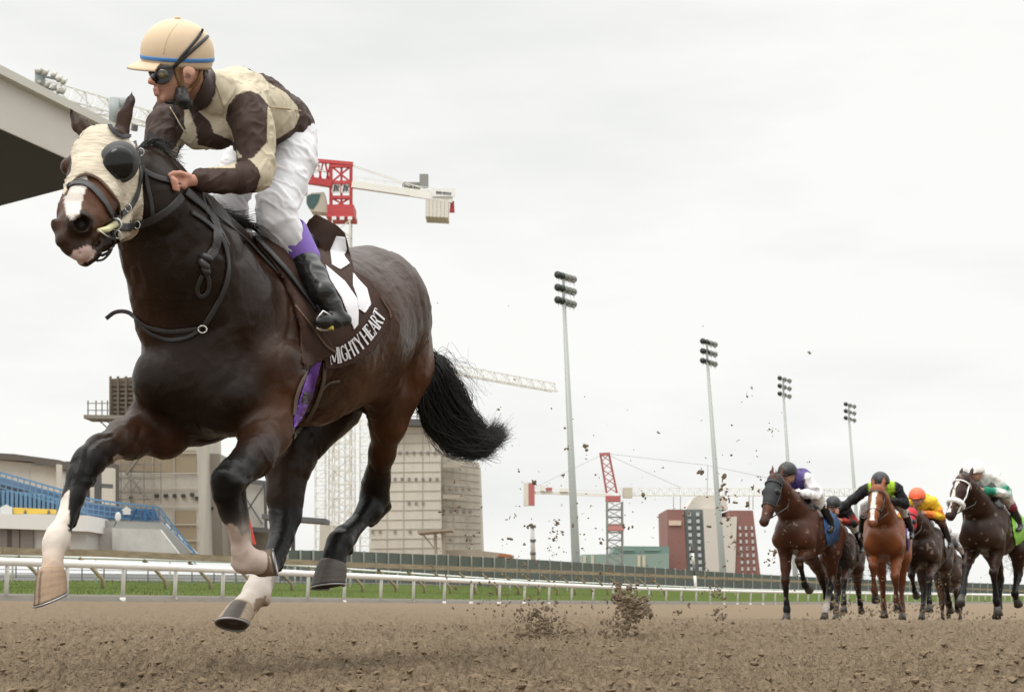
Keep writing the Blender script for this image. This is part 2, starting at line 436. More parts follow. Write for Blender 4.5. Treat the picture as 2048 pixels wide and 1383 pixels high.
far = MB(); far.box((0, 900, -6), (3600, 1700, 4)); tag(far.build('far_field', mat('field', (.2,.19,.15), .95)), kind='structure')
# short turf tufts along the bank edge
def tufts():
    r = random.Random(3); V = []; F = []
    for i in range(9000):
        px = r.uniform(-60, 1500); t = r.random()**.7
        y0 = fb(px)-12.5*39/fdp(px); y1 = float(ytop_g(px)); y = y0+(y1-y0)*t; d = fdp(px)*(1.049+.55*t)
        p = U(px, y, d)-Vector((0,0,.02)); h = r.uniform(.05,.13)*(1 if t > .1 else 1.3); w = .02; a = r.uniform(-.04,.04)
        b = len(V); V += [p+Vector((-w,0,0)), p+Vector((w,0,0)), p+Vector((a,r.uniform(-.02,.02),h))]; F.append((b,b+1,b+2))
    o = mesh_obj('grass_blades', V, F, mat('blades', (.06,.105,.018), .9, var=(3,.8,(.12,.13,.04)))); tag(o, 'short green turf blades on the bank behind the white rail', 'grass', kind='stuff')
tufts()
# ------------------------------------------------------------ near white rail
white = mat('white_paint', (.80,.80,.77), .45, var=(2.5,.35,(.62,.60,.55)))
def rail_thing(name, label, xs, top, foot, dep, r, rp, material, lean=0., post_xs=(), gd=.25, feet=False):
    root = thing(name, U(xs[0], foot(xs[0]), dep(xs[0])), label, 'rail')
    b = MB(); b.tube([U(x, top(x), dep(x)) for x in xs], r, 10); b.build('rail_tube', material, root, True)
    for px in post_xs:
        d = dep(px); q = U(px, top(px)+pr(r, 1)*0, d); f = U(px+lean*(foot(px)-top(px)), foot(px), d*1.0)
        m = MB(); out = Vector((0, gd, 0))
        m.tube([f+out*.0, f+Vector((0,0,.02))+(q-f)*.75, f+(q-f)*.96], rp, 8)
        if feet: m.tube([f-Vector((0,0,.06)), f+Vector((0,0,.1))], rp*1.5, 8)
        m.build('post', material, root, True)
    return root
posts = []
x = -640.
P0 = [-640,-500,-370,-235,-110,15,135,248,352,447,535,617,690,763,828,890,944,1000,1050,1099,1144,1187,1227,1265,1299,1333,1363,1393,1421,1449,1476,1502,1527,1551,1574,1596,1617,1638,1658,1677,1696,1714,1732,1749,1766,1783,1799,1815,1831,1846,1861,1876,1890,1904,1918,1932,1945,1958,1971,1984,1997,2010,2023,2036,2049,2062,2075,2088]
xs = list(range(-700, 2500, 20))
rail_thing('white_rail', 'glossy white tubular rail on upright posts running the full width along the dirt', xs,
           lambda x: rc(x)[0], lambda x: rc(x)[1]+1, lambda x: rc(x)[2], .115, .062, white, lean=-.04, post_xs=P0, feet=True)
# second, far white rail with thin posts
ft = lambda x: float(np.interp(x, [-700,0,500,1000,1500,2100], [1103,1110,1124,1158,1178,1189]))
ff = lambda x: float(np.interp(x, [-700,0,500,1000,1500,2100], [1170,1172,1177,1188,1196,1199]))
fd2 = lambda x: fdp(x)*1.42
rail_thing('far_white_rail', 'thinner white rail behind the wooden guard rail on the turf', list(range(-700,2100,20)), ft, ff, fd2, .065, .045, white,
           post_xs=[-520,-320,-130,25,192,340,470,590,700,795,880,952,1020,1080,1135,1187,1235,1280,1322,1362,1400,1436,1470,1502,1532,1560])
# weathered wooden guard rail with slanting goosenecks
wood = mat('weathered_wood', (.36,.285,.19), .9, bump=(8,.8,.02), var=(2.2,.85,(.20,.15,.10)), stretch=(.4,.4,3))
gt = lambda x: float(np.interp(x, [-700,0,210,500,690,1000,1250,1500,1800,2100], [1072,1101,1106,1119,1128,1139,1148,1158,1171,1183]))
gdp = lambda x: fdp(x)*1.3
gr = thing('guard_rail', U(0, 1190, gdp(0)), 'weathered brown wooden guard rail on slanting bracket posts behind the white rail', 'rail')
b = MB(); q = list(range(-700, 2100, 25))
for a, c in zip(q[:-1], q[1:]):
    A_, B_ = U(a, gt(a), gdp(a)), U(c, gt(c), gdp(c)); b.bar(A_, B_, .25, .26)
b.build('top_board', wood, gr)
woodp = mat('post_wood', (.36,.29,.19), .9, bump=(12,.6,.02), var=(5,.7,(.25,.19,.12)))
for px in [-420,-270,-120,55,178,305,395,480,560,632,703,770,828,880,930,975,1018,1058,1096,1132,1166,1198,1229,1258,1286,1313]:
    d = gdp(px); k = (fb(px)-gt(px))/90.; m = MB()
    foot = U(px+28*k, fb(px)-10*k, d); kn = U(px+26*k, gt(px)+50*k, d); top_ = U(px-18*k, gt(px)+10*k, d*.99)
    m.tube([foot, kn, (kn+top_)/2+Vector((0,0,.05)), top_], [.08,.08,.07,.075], 8); m.build('bracket_post', woodp, gr, True)
# dark green screened fence
fg = thing('screen_fence', U(690,1150,120), 'long dark green fabric screened fence with pale posts beyond the rails', 'fence')
et = lambda x: float(np.interp(x, [240,560,690,900,1100,1300,1500,1700,2048,2300], [1098,1099,1101,1110,1120,1134,1147,1157,1168,1172]))
eb = lambda x: float(np.interp(x, [240,560,690,900,1100,1300,1500,1700,2048,2300], [1170,1170,1170,1170,1172,1180,1184,1188,1196,1198]))
ed = lambda x: fdp(x)*1.66
screen = mat('green_screen', (.095,.11,.097), .8, var=(1.5,.4,(.14,.15,.13)), bump=(6,.3,.03))
pale = mat('pale_steel', (.40,.41,.37), .5)
V = []; F = []; q = list(range(560, 2300, 12))
for x in q:
    for y_ in (et(x), eb(x)): V.append(U(x, y_, ed(x)))
b0 = len(V)
for x in q:
    for y_ in (et(x), eb(x)): V.append(U(x, y_, ed(x)+.06))
for i in range(len(q)-1):
    F += [(2*i,2*i+1,2*i+3,2*i+2), (b0+2*i,b0+2*i+2,b0+2*i+3,b0+2*i+1), (2*i,2*i+2,b0+2*i+2,b0+2*i)]
mesh_obj('screen_panel', V, F, screen, fg)
x = 575.; 
while x < 2080:
    m = MB(); m.bar(U(x, eb(x), ed(x)-.15), U(x, et(x)-1.5, ed(x)-.15), .07+.05*ed(x)/150); m.build('fence_post', pale, fg)
    x += max(11, 26*(1-.45*(x-560)/1500.))
# low mesh fence at left behind the rails
mf = thing('mesh_fence', U(0,1165,62), 'low grey mesh fence at the far edge of the turf on the left', 'fence')
mm_ = MB(); mtop = lambda x: 1130+x*.01; mbot = lambda x: 1161+x*.01
for x in range(-100, 700, 44): mm_.bar(U(x, mbot(x), 68), U(x, mtop(x), 68), .05)
for k in range(5): mm_.bar(U(-100, mtop(-100)+k*7.5, 68), U(700, mtop(700)+k*7.5, 68), .03)
mm_.build('mesh', mat('mesh_grey', (.14,.145,.15), .6), mf)
# ------------------------------------------------------------ buildings
conc = mat('concrete', (.54,.505,.44), .9, bump=(1.2,.3,.1), var=(.16,.85,(.36,.335,.29)), stretch=(1,1,.35))
conc2 = mat('concrete_pale', (.68,.64,.57), .9, var=(.2,.8,(.47,.44,.385)), stretch=(1,1,.3))
conc3 = mat('concrete_dark', (.26,.235,.20), .9, var=(.2,.7,(.19,.17,.15)))
glassd = mat('dark_opening', (.05,.045,.04), .6)
whitew = mat('white_wall', (.72,.70,.66), .8, var=(.3,.5,(.50,.48,.44)))
steel = mat('dark_steel', (.10,.10,.10), .6)
blue = mat('blue_steel', (.10,.21,.34), .55, var=(.5,.4,(.10,.23,.38)))
pale_truss = mat('pale_truss', (.72,.71,.66), .6, var=(.5,.3,(.6,.58,.52)))
red = mat('crane_red', (.47,.045,.05), .5, var=(.8,.4,(.38,.04,.04)))
def slab(mb, poly, d, th):
    """building face given by photo polygon at depth d, real thickness th behind it"""
    mb.prism([U(x, y, d) for x, y in poly][::-1], (0, th, 0)); return mb
def wins(t, lst, d, th=.25):
    for x0, y0, x1, y1 in lst: slab(MB(), [(x0,y0),(x1,y0),(x1,y1),(x0,y1)], d-th*.5, th).build('opening', glassd, t)
# grandstand roof
def roof():
    t = thing('grandstand_roof', U(100,330,85), 'huge overhanging grandstand roof with pale ribbed fascia and dark underside', 'roof')
    zb = U(220,354,90).z; zt = U(220,266,90).z
    def on(px, py, z):
        v = (U(px, py, 1)-CAMP); return CAMP + v*((z-CAMH)/v.z)
    tip = on(220,354,zb); n0 = on(-160,183,zb); f0 = on(-160,454,zb)
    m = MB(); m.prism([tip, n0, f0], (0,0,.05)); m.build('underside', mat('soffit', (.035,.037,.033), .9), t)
    m = MB(); N_ = 150; dirv = (n0-tip); o_ = Vector((-dirv.y, dirv.x, 0)).normalized(); o_ = o_ if o_.y < 0 else -o_
    V = []; F = []
    for i in range(N_*4+1):
        p = tip + dirv*(i/(N_*4)); k = (.0 if i % 4 in (0,1) else .14)
        q = p + o_*(k+.02); V += [q+Vector((0,0,-.1)), q+Vector((0,0,zt-zb))]
    for i in range(N_*4): F.append((2*i,2*i+1,2*i+3,2*i+2))
    mesh_obj('fascia', V, F, mat('fascia_metal', (.74,.70,.66), .6, var=(.12,.5,(.66,.625,.59))), t)
    m = MB(); m.bar(tip+Vector((0,0,zt-zb+.25))+o_*.3, n0+Vector((0,0,zt-zb+.25))+o_*.3, .7, .5); m.build('coping', mat('coping', (.52,.50,.45), .6), t)
    m = MB(); m.prism([tip+Vector((0,0,zt-zb)), n0+Vector((0,0,zt-zb)), f0+Vector((0,0,zt-zb))], (0,0,.1)); m.build('roof_deck', steel, t)
roof()
def roof_lights():
    t = thing('roof_floodlight', U(88,205,88), 'cluster of small floodlights on a short mast standing on the grandstand roof', 'floodlight')
    m = MB(); m.bar(U(82,215,88), U(80,140,88), .45); m.bar(U(94,215,88), U(94,190,88), .5); m.build('mast', mat('galv', (.33,.36,.36), .5), t)
    a = MB(); a.bar(U(75,150,88), U(130,163,88), .12); a.bar(U(75,175,88), U(130,182,88), .12); a.build('crossarm', mat('galv', ()), t) if False else a.build('crossarm', _m['galv'], t)
    for x, y in [(79,140),(94,143),(110,148),(121,156),(130,161),(82,162),(97,168),(110,173),(121,179),(128,180)]:
        k = MB(); k.tube([U(x+3, y-3, 88.2), U(x-2, y+2, 87.7), U(x-4, y+4, 87.2)], [.07,.14,.16], 12); k.build('lamp_head', mat('lamp_shell', (.36,.34,.28), .4), t, True)
    t = thing('roof_antenna', U(232,235,90), 'grey antenna drum and dish on the roof edge behind the horse ears', 'antenna')
    k = MB(); k.tube([U(229,245,90), U(230,196,90)], .35, 12); k.build('drum', _m['galv'], t, True)
    k = MB(); k.ell(U(246,204,90), (.3,.2,.35), 12); k.bar(U(246,206,90), U(236,225,90), .12); k.build('dish', _m['galv'], t, True)
roof_lights()
def truss(mb, a, b, w, h, n, th, tri=False, axes=None):
    """box lattice from a to b"""
    a = Vector(a); b = Vector(b); d = (b-a)
    if axes: x, y = Vector(axes[0]), Vector(axes[1])
    elif abs(d.normalized().z) > .8: x = Vector((1,0,0)); y = Vector((0,1,0))
    else:
        y = Vector((0,0,1)); x = d.cross(y).normalized()
    offs = [x*w/2+y*h/2, -x*w/2+y*h/2, -x*w/2-y*h/2, x*w/2-y*h/2] if not tri else [y*h, x*w/2, -x*w/2]
    for o in offs: mb.bar(a+o, b+o, th*1.5)
    m = len(offs)
    for i in range(n):
        p, q = a+d*(i/n), a+d*((i+1)/n)
        for k in range(m):
            o1, o2 = offs[k], offs[(k+1) % m]
            mb.bar(p+o1, p+o2, th); 
            if i % 2: mb.bar(p+o1, q+o2, th*.8)
            else: mb.bar(p+o2, q+o1, th*.8)
def crane1():
    D = 150
    t = thing('tower_crane', U(690,1100,D), 'big red and white tower crane with hanging grey counterweight behind the jockey', 'crane')
    m = MB(); truss(m, U(684,1105,D), U(684,445,D), 1.8, 1.8, 24, .10); m.build('mast', pale_truss, t)
    m = MB()
    for x in (662,702):
        for dy in (0, 1.8): m.bar(U(x,415,D+dy), U(x,332,D+dy), .32)
    for y_ in (332,365,395,418):
        m.bar(U(660,y_,D), U(704,y_,D), .34); m.bar(U(660,y_,D+1.8), U(704,y_,D+1.8), .3)
    for y1, y2 in ((332,365),(395,418)): m.bar(U(662,y1,D), U(702,y2,D), .16); m.bar(U(662,y2,D), U(702,y1,D), .16)
    m.bar(U(683,332,D), U(683,415,D), .22)
    m.bar(U(618,320,D), U(706,328,D), .36); m.bar(U(612,360,D), U(664,368,D), .7); m.bar(U(612,352,D), U(618,320,D), .2)
    for x in (620,635,650): m.bar(U(x,322,D), U(x+8,362,D), .14); m.bar(U(x+12,322,D), U(x+2,362,D), .12)
    m.box(U(684,424,D+.9), (2.7,2.7,.9)); m.box(U(684,437,D+.9), (2.9,2.9,.45)); m.build('turret', red, t)
    m = MB(); m.box(U(672,376,D-.1), (.85,.1,1.0)); m.box(U(691,376,D-.1), (.85,.1,1.0))
    for x in (668,684,700): m.box(U(x,436,D-.65), (.45,.06,.35))
    m.build('sign_panel', mat('sign_white', (.7,.69,.66), .5), t)
    m = MB()   # monogram letters on the two panels
    for x in (672,691):
        m.bar(U(x-5,383,D-.22), U(x-2,369,D-.22), .09); m.bar(U(x-2,369,D-.22), U(x+1,376,D-.22), .08); m.bar(U(x+1,376,D-.22), U(x-4,383,D-.22), .08)
        m.bar(U(x+1,370,D-.22), U(x+6,383,D-.22), .08); m.bar(U(x+6,370,D-.22), U(x+1,383,D-.22), .08)
    m.build('monogram', steel, t)
    m = MB(); m.prism([U(x,y,D) for x, y in [(612,392),(622,386),(648,384),(652,405),(656,425),(622,422),(613,408)]][::-1], (0,1.6,0)); m.build('cab', mat('cab_beige', (.5,.46,.38), .6), t)
    m = MB(); m.prism([U(x,y,D-.05) for x, y in [(614,392),(624,388),(641,388),(636,405),(626,419),(618,416),(613,406)]][::-1], (0,.04,0)); m.build('cab_window', mat('cab_glass', (.06,.12,.12), .15), t)
    m = MB(); m.bar(U(704,369,D), U(905,398,D), .55, .7); m.bar(U(704,369,D+1.6), U(905,398,D+1.6), .55, .7); m.bar(U(820,388,D-.2), U(905,401,D-.2), .25,.5)
    m.build('counter_jib', pale_truss, t)
    m = MB()
    for x in range(712, 905, 19): 
        y_ = 369+(x-704)*.144; m.bar(U(x,y_,D), U(x,y_-16,D), .06)
    for k in (-8,-16): m.bar(U(708,369+k,D), U(902,397+k,D), .06)
    m.bar(U(706,330,D), U(880,388,D), .09); m.bar(U(706,333,D), U(820,372,D), .07); m.build('handrail', pale_truss, t)
    m = MB(); m.box(U(848,362,D+.8), (.9,.8,1.3)); m.box(U(825,371,D+.8), (1.5,.8,.5)); m.tube([U(812,371,D), U(812,371,D+1)], .4, 12); m.tube([U(836,373,D), U(836,373,D+1)], .35, 12); m.build('winch', mat('winch', (.22,.22,.2), .5), t)
    m = MB(); m.box(U(888,385,D-.35), (2.4,.1,.85)); m.build('name_board', _m['sign_white'], t)
    m = MB()
    for i, x in enumerate([873,876,879,882,886,889,892,895,898,901]): 
        m.box(U(x,385+(i*.3),D-.43), (.09,.03,.32)); m.box(U(x+1,384+(i*.3),D-.43), (.1,.03,.08))
    m.build('board_lettering', steel, t)
    m = MB(); 
    for i in range(6): m.box(U(856+i*7.6,420+i*.4,D+.8), (.37,2.6,2.05))
    m.build('counterweight', conc2, t)
    m = MB(); m.prism([U(x,y,D) for x, y in [(901,402),(908,402),(909,424),(899,424)]][::-1], (0,.3,0)); m.build('end_plate', red, t)
    m = MB(); a, b_ = U(70,188,D-55), U(640,345,D); truss(m, a, b_, 1.2, 1.15, 34, .055, tri=True); m.build('jib', pale_truss, t)
    m = MB(); m.bar(U(270,249,D-35), U(268,262,D-35), .4); m.box(U(330,266,D-30), (.8,.8,.5)); m.build('trolley', steel, t)
crane1()
def crane3():
    t = thing('pale_crane_jib', U(760,1100,230), 'distant pale tower crane with long jib rising above the silo, seen behind the tail', 'crane')
    m = MB(); truss(m, U(880,742,210), U(1110,783,240), 1.2, 1.35, 18, .08, tri=True); m.bar(U(1110,765,240), U(1110,785,240), .15); m.build('jib', pale_truss, t)
    m = MB(); truss(m, U(762,1100,212), U(762,720,212), 1.6, 1.6, 18, .13); m.build('mast', pale_truss, t)
    m = MB(); truss(m, U(762,724,212), U(900,746,212), 1.3, 1.3, 9, .09, tri=True); m.build('jib_root', pale_truss, t)
crane3()
def crane2():
    D = 260
    t = thing('distant_tower_crane', U(1230,1130,D), 'distant tower crane with red peak and red and grey counterweight, right of the silo', 'crane')
    dk = mat('crane_grey', (.26,.27,.26), .6)
    m = MB(); truss(m, U(1230,1140,D), U(1229,1003,D), 2.7, 2.7, 9, .16); m.build('mast', dk, t)
    m = MB(); m.box(U(1231,1054,D), (2.9,2.9,1.2)); m.build('mast_sleeve', mat('faded_red', (.45,.2,.18), .7), t)
    m = MB(); A_ = U(1226,995,D); 
    for x0, x1 in ((1213,1201),(1234,1218)):
        for dy in (0,1.5): m.bar(U(x0,985,D+dy), U(x1,908,D+dy), .26)
    for k in range(5):
        y1 = 985-k*15.5; y2 = y1-15.5; f1 = (985-y1)/77; f2 = (985-y2)/77
        m.bar(U(1213-12*f1,y1,D), U(1234-16*f2,y2,D), .14); m.bar(U(1234-16*f1,y1,D), U(1213-12*f2,y2,D), .14)
    m.bar(U(1199,908,D), U(1220,907,D), .5); m.box(U(1226,997,D), (2.6,2,1.0)); m.build('peak', mat('dull_red', (.40,.12,.115), .6), t)
    m = MB(); m.bar(U(1062,984,D), U(1225,990,D), .45,.5); m.bar(U(1070,976,D), U(1216,982,D), .1); m.box(U(1085,976,D), (.9,1,1)); m.box(U(1128,980,D), (1.6,1,.6)); m.build('counter_jib', pale_truss, t)
    m = MB(); m.box(U(1098,978,D), (1.1,1,.6)); m.build('winch', mat('dull_red', ()) if False else _m['dull_red'], t)
    m = MB(); m.box(U(1063,988,D), (1.1,1.5,4.0)); m.build('counterweight', _m['dull_red'], t)
    m = MB(); m.box(U(1052,988,D), (.9,1.5,4.05)); m.build('counterweight_side', conc2, t)
    m = MB(); truss(m, U(1240,990,D), U(1720,991,D), 1.3, 1.3, 48, .07, tri=True); m.build('jib', pale_truss, t)
    m = MB(); m.bar(U(1210,906,D), U(1416,930,D), .06); m.bar(U(1416,930,D), U(1700,990,D), .06); m.bar(U(1414,990,D), U(1416,930,D), .08); m.bar(U(1211,907,D), U(1360,974,D), .06); m.bar(U(1208,907,D), U(1070,974,D), .05); m.build('stay_rope', mat('rope', (.3,.3,.3), .6), t)
    m = MB(); m.box(U(1255,985,D), (1.6,1.6,1.8)); m.build('cab', mat('cab_beige', ()) if False else _m['cab_beige'], t)
crane2()
def silo():
    t = thing('concrete_silo', U(850,1110,190), 'tall pale concrete silo block with rows of small openings behind the hind leg', 'tower')
    m = MB(); slab(m, [(738,1112),(742,850),(880,846),(884,1108)], 190, 14); m.build('left_shaft', conc2, t)
    m = MB(); slab(m, [(883,1110),(881,905),(958,925),(965,1110)], 191, 12); m.build('right_shaft', conc, t)
    m = MB(); slab(m, [(734,850),(736,836),(880,838),(884,850)], 188, 17)
    for x in range(738, 884, 12): m.bar(U(x,838,188), U(x,822,188), .12)
    m.bar(U(736,824,188), U(884,826,188), .1); m.bar(U(736,831,188), U(884,833,188), .1); m.build('work_deck', steel, t)
    for y_, xs_ in ((905,range(800,880,14)),(957,range(790,880,14)),(1005,(818,832,846)),(1062,(745,760,790,820)),(975,range(886,945,13)),(1021,range(888,945,13)),(1077,(900,940))):
        for x in xs_: MB().box(U(x, y_, 189.9 if x < 882 else 190.9), (.32,.25,.32)).build('opening', conc3, t)
    m = MB(); 
    for x0, x1, y_ in ((886,920,931),(886,920,993)): m.bar(U(x0,y_,190), U(x1,y_,190), .35, .5)
    for x in range(892,955,14): m.bar(U(x,930,190.6), U(x,1105,190.6), .06)
    for y_ in range(940,1105,18): m.bar(U(886,y_,190.6), U(950,y_,190.6), .05)
    m.build('scaffold', mat('scaf', (.34,.30,.24), .8), t)
    m = MB(); slab(m, [(835,1060),(905,1055),(905,1060),(835,1066)], 175, 6); m.bar(U(870,1060,176), U(872,1110,176), .3); m.bar(U(885,1060,176), U(888,1110,176), .3); m.bar(U(842,1063,176), U(872,1100,176), .15); m.build('loading_canopy', mat('rusty', (.36,.31,.25), .8), t)
    m = MB()
    for k in range(13): m.bar(U(742,868+k*19,189.95), U(881,866+k*19,189.95), .07, .10); m.bar(U(884,925+k*14.5,190.95), U(960,935+k*13.6,190.95), .07, .08)
    for x in (775,808,846): m.bar(U(x,852,189.95), U(x-1,1108,189.95), .08)
    for x in (905,932): m.bar(U(x,915,190.95), U(x+2,1106,190.95), .08)
    m.build('pour_joint', mat('joint_grey', (.43,.40,.345), .9), t)
    t = thing('scaffold_tower', U(690,1105,175), 'pale lattice scaffold stair tower left of the silo', 'scaffold')
    m = MB()
    for i, x in enumerate((641,668,700,730)):
        truss(m, U(x,1108,175+i), U(x,848-i*8,175+i), 1.2, 1.2, 17, .055)
    for y_ in range(850,1105,16): m.bar(U(641,y_,175), U(735,y_,175), .07); m.bar(U(668,y_,176), U(700,y_+16,176), .06)
    m.build('frame', pale_truss, t)
silo()
def left_blocks():
    t = thing('concrete_tower_block', U(330,1110,140), 'unfinished concrete tower with formwork box and stair scaffold behind the raised foreleg', 'building')
    m = MB(); slab(m, [(212,1112),(214,905),(290,830),(392,830),(400,1110)], 140, 12); m.build('wall', conc, t)
    m = MB(); slab(m, [(348,1110),(350,1020),(391,1020),(393,1110)], 139.9, .2); slab(m, [(215,900),(392,900),(393,946),(215,940)], 139.9, .15); m.build('wall_patch', mat('concrete_brown', (.33,.27,.19), .9, var=(.2,.6,(.26,.21,.15))), t)
    wins(t, [(309,987,317,994),(327,987,335,994),(345,987,352,994),(362,987,370,994),(380,985,387,992),(390,992,396,999),(228,992,236,998),(258,992,264,998)], 139.8)
    m = MB()
    for y_ in (868,905,946,975,1012,1048,1080): m.bar(U(218,y_,139.75), U(397,y_,139.75), .06, .09)
    for x in (262,305,348): m.bar(U(x,870,139.75), U(x,1108,139.75), .07)
    m.build('pour_joint', mat('joint_grey', (.43,.40,.345), .9), t)
    m = MB(); slab(m, [(222,832),(221,757),(284,752),(290,832)], 143, 5); m.build('formwork_box', mat('formwork', (.26,.20,.15), .9, var=(.8,.7,(.15,.11,.08))), t)
    m = MB()
    for y_ in range(760,832,9): m.bar(U(219,y_,142.7), U(290,y_,142.7), .16, .2)
    for x in (221,236,252,268,284): m.bar(U(x,752,142.5), U(x,836,142.5), .2)
    m.build('formwork_ribs', mat('rib_steel', (.14,.115,.09), .8), t)
    m = MB(); m.bar(U(176,836,142), U(296,838,142), 3, .35)
    for x in (176,192,204,215): m.bar(U(x,836,142), U(x,800,142), .1)
    for y_ in (806,820): m.bar(U(174,y_,142), U(220,y_,142), .08)
    m.bar(U(196,838,142), U(222,862,142), .12); m.bar(U(208,838,142), U(226,850,142), .12); m.build('work_platform', mat('platform', (.2,.18,.15), .8), t)
    m = MB()
    for x in (222,242,262,288,322): m.bar(U(x,922,138.8), U(x,1005,138.8), .07)
    for y_ in (928,956,985,998): m.bar(U(222,y_,138.8), U(322,y_,138.8), .09)
    m.bar(U(252,945,138.6), U(296,995,138.6), .22); m.bar(U(285,905,138.6), U(252,948,138.6), .22)
    for x in (222,242,262): m.bar(U(x,956,138.8), U(x+20,985,138.8), .05); m.bar(U(x+20,956,138.8), U(x,985,138.8), .05)
    m.build('stair_scaffold', mat('scaf2', (.19,.17,.145), .7), t)
    t = thing('plain_concrete_block', U(420,1110,148), 'plain grey concrete block between the tower and the steel braced shed', 'building')
    m = MB(); slab(m, [(400,1110),(396,905),(440,907),(446,1110)], 146, 10); m.build('wall', conc3 if False else mat('concrete_grey', (.32,.29,.25), .9, var=(.2,.6,(.25,.225,.19))), t)
    wins(t, [(404,964,410,970),(417,964,423,970),(420,1013,426,1018)], 145.9)
    t = thing('braced_shed', U(490,1110,150), 'white walled shed with dark steel roof edge and cross bracing behind the bent foreleg', 'building')
    m = MB(); slab(m, [(440,1085),(440,950),(530,963),(532,1056),(500,1058),(500,1085)], 150, 8); m.build('wall', whitew, t)
    m = MB(); m.bar(U(470,958,149.5), U(532,966,149.5), .3,.5); m.bar(U(530,966,149.4), U(532,1056,149.4), .25); m.bar(U(482,1040,149.4), U(528,970,149.4), .12); m.bar(U(482,980,149.5), U(525,1048,149.5), .12); m.bar(U(480,1056,149), U(536,1060,149), .35,.5); m.build('brace', steel, t)
    m = MB(); slab(m, [(440,1110),(440,1085),(540,1056),(540,1112)], 152, 6); m.build('lower_wall', conc3, t)
    t = thing('steel_canopy', U(590,1105,140), 'dark flat steel canopy on thin columns seen between the hind legs', 'canopy')
    m = MB(); m.bar(U(530,1034,140), U(655,1043,140), 4, .45); 
    for x in (584,588): m.bar(U(x,1040,140), U(x,1115,140), .2)
    m.build('frame', steel, t)
    m = MB(); slab(m, [(638,1112),(640,1045),(668,1050),(668,1112)], 150, 4); m.build('side_wall', conc2, t)
    t = thing('red_barrier', U(500,1090,120), 'small red site banner leaning beside the shed', 'banner')
    m = MB(); slab(m, [(494,1030),(498,1034),(511,1088),(506,1088)], 130, .3); m.build('panel', mat('banner_red', (.6,.06,.04), .6), t)
    t = thing('upper_stand', U(60,1000,110), 'long flat grandstand wing with dark roof edge and pale panels above the blue bleachers', 'building')
    m = MB(); slab(m, [(-200,1110),(-200,915),(0,920),(60,925),(116,928),(120,1110)], 128, 8); m.build('wall', whitew, t)
    m = MB(); slab(m, [(-200,912),(-200,895),(28,907),(118,919),(118,935),(112,935),(60,922),(0,918)], 127, 10); slab(m, [(121,1020),(121,922),(215,922),(215,1020)], 132, 4); m.build('roof_edge', mat('brown_dark', (.13,.115,.10), .8), t)
    m = MB(); slab(m, [(112,928),(121,928),(121,1000),(114,1000)], 126.5, .5); m.build('column', conc2, t)
    m = MB(); slab(m, [(60,1005),(62,930),(112,930),(114,1005)], 127.8, .1); slab(m, [(180,1110),(180,935),(225,935),(225,1110)], 131, 1); m.build('panel', conc2, t)
    m = MB(); m.bar(U(196,930,125), U(196,1010,125), .5); m.bar(U(180,969,125), U(225,972,125), .35); m.build('steel_post', steel, t)
    # blue bleachers
    t = thing('blue_bleachers', U(200,1110,100), 'blue seated bleacher stand with railings sloping down to a stair', 'grandstand')
    m = MB(); slab(m, [(-150,1012),(-150,930),(0,955),(120,985),(180,1003),(240,1012),(320,1022),(320,1045),(-150,1045)], 104, 1.5); m.build('deck', mat('deck_grey', (.30,.28,.26), .9, var=(.5,.5,(.2,.19,.19))), t)
    m = MB()
    for k in range(9):
        y0 = 985+k*4.2
        m.bar(U(-150,y0-16,103.2), U(90+k*14,y0+4,103.2), .12,.15)
        for i in range(30):
            x = -20+i*9
            if x < 90+k*14: m.box(U(x, y0-4+x*.11, 103), (.2,.2,.13))
    m.build('seat_row', mat('seat_blue', (.15,.27,.40), .5), t)
    m = MB(); m.prism([U(x,y,103.5) for x, y in [(-150,930),(0,952),(115,985),(118,995),(0,968),(-150,945)]][::-1], (0,.2,0)); m.prism([U(x,y,101) for x, y in [(165,1002),(230,1013),(310,1018),(318,1040),(180,1038)]][::-1], (0,.2,0)); m.build('skirt_panel', mat('panel_blue', (.09,.17,.30), .6, var=(.5,.5,(.2,.22,.27))), t)
    m = MB(); pts = [(-150,918),(0,944),(120,978),(175,996),(220,1003),(318,1014),(392,1108)]
    for dy in (0,9,20,30):
        for a, c in zip(pts[:-1], pts[1:]): m.bar(U(a[0],a[1]+dy,100.5), U(c[0],c[1]+dy,100.5), .13 if dy == 0 else .07)
    for a, c in zip(pts[:-1], pts[1:]):
        n = max(2, int((c[0]-a[0])/11))
        for i in range(n):
            x = a[0]+(c[0]-a[0])*i/n; y_ = a[1]+(c[1]-a[1])*i/n; m.bar(U(x,y_,100.5), U(x,y_+32,100.5), .06)
    m.bar(U(330,1052,100.4), U(395,1113,100.4), .2); m.build('railing', blue, t)
    m = MB()   # big letters on the rail: half hidden word ending in A N
    for x0, L in ((262,'A'),(290,'N')):
        if L == 'A': seg = [((0,32),(11,8)),((11,8),(22,32)),((5,24),(17,24))]
        else: seg = [((0,32),(0,8)),((0,8),(17,32)),((17,32),(17,8))]
        for p, q_ in seg: m.bar(U(x0+p[0],1008+p[1],100.2), U(x0+q_[0],1008+q_[1],100.2), .17, .05)
    m.build('letter', mat('letter_blue', (.05,.16,.33), .5), t)
    m = MB(); m.prism([U(x,y,99.9) for x, y in [(246,1028),(246,1020),(242,1020),(253,1012),(264,1020),(261,1020),(261,1028)]][::-1], (0,.05,0)); m.build('emblem', mat('sign_white', ()) if False else _m['sign_white'], t)
    m = MB(); slab(m, [(176,1040),(322,1044),(385,1105),(360,1112),(320,1062),(176,1056)], 100, 2); m.build('stair_side', mat('stair_conc', (.33,.33,.31), .9), t)
    m = MB(); slab(m, [(224,1112),(224,1055),(320,1058),(362,1112)], 99.4, 2); m.build('white_wall', mat('peeling_white', (.68,.68,.65), .8, var=(1.2,.6,(.48,.48,.45))), t)
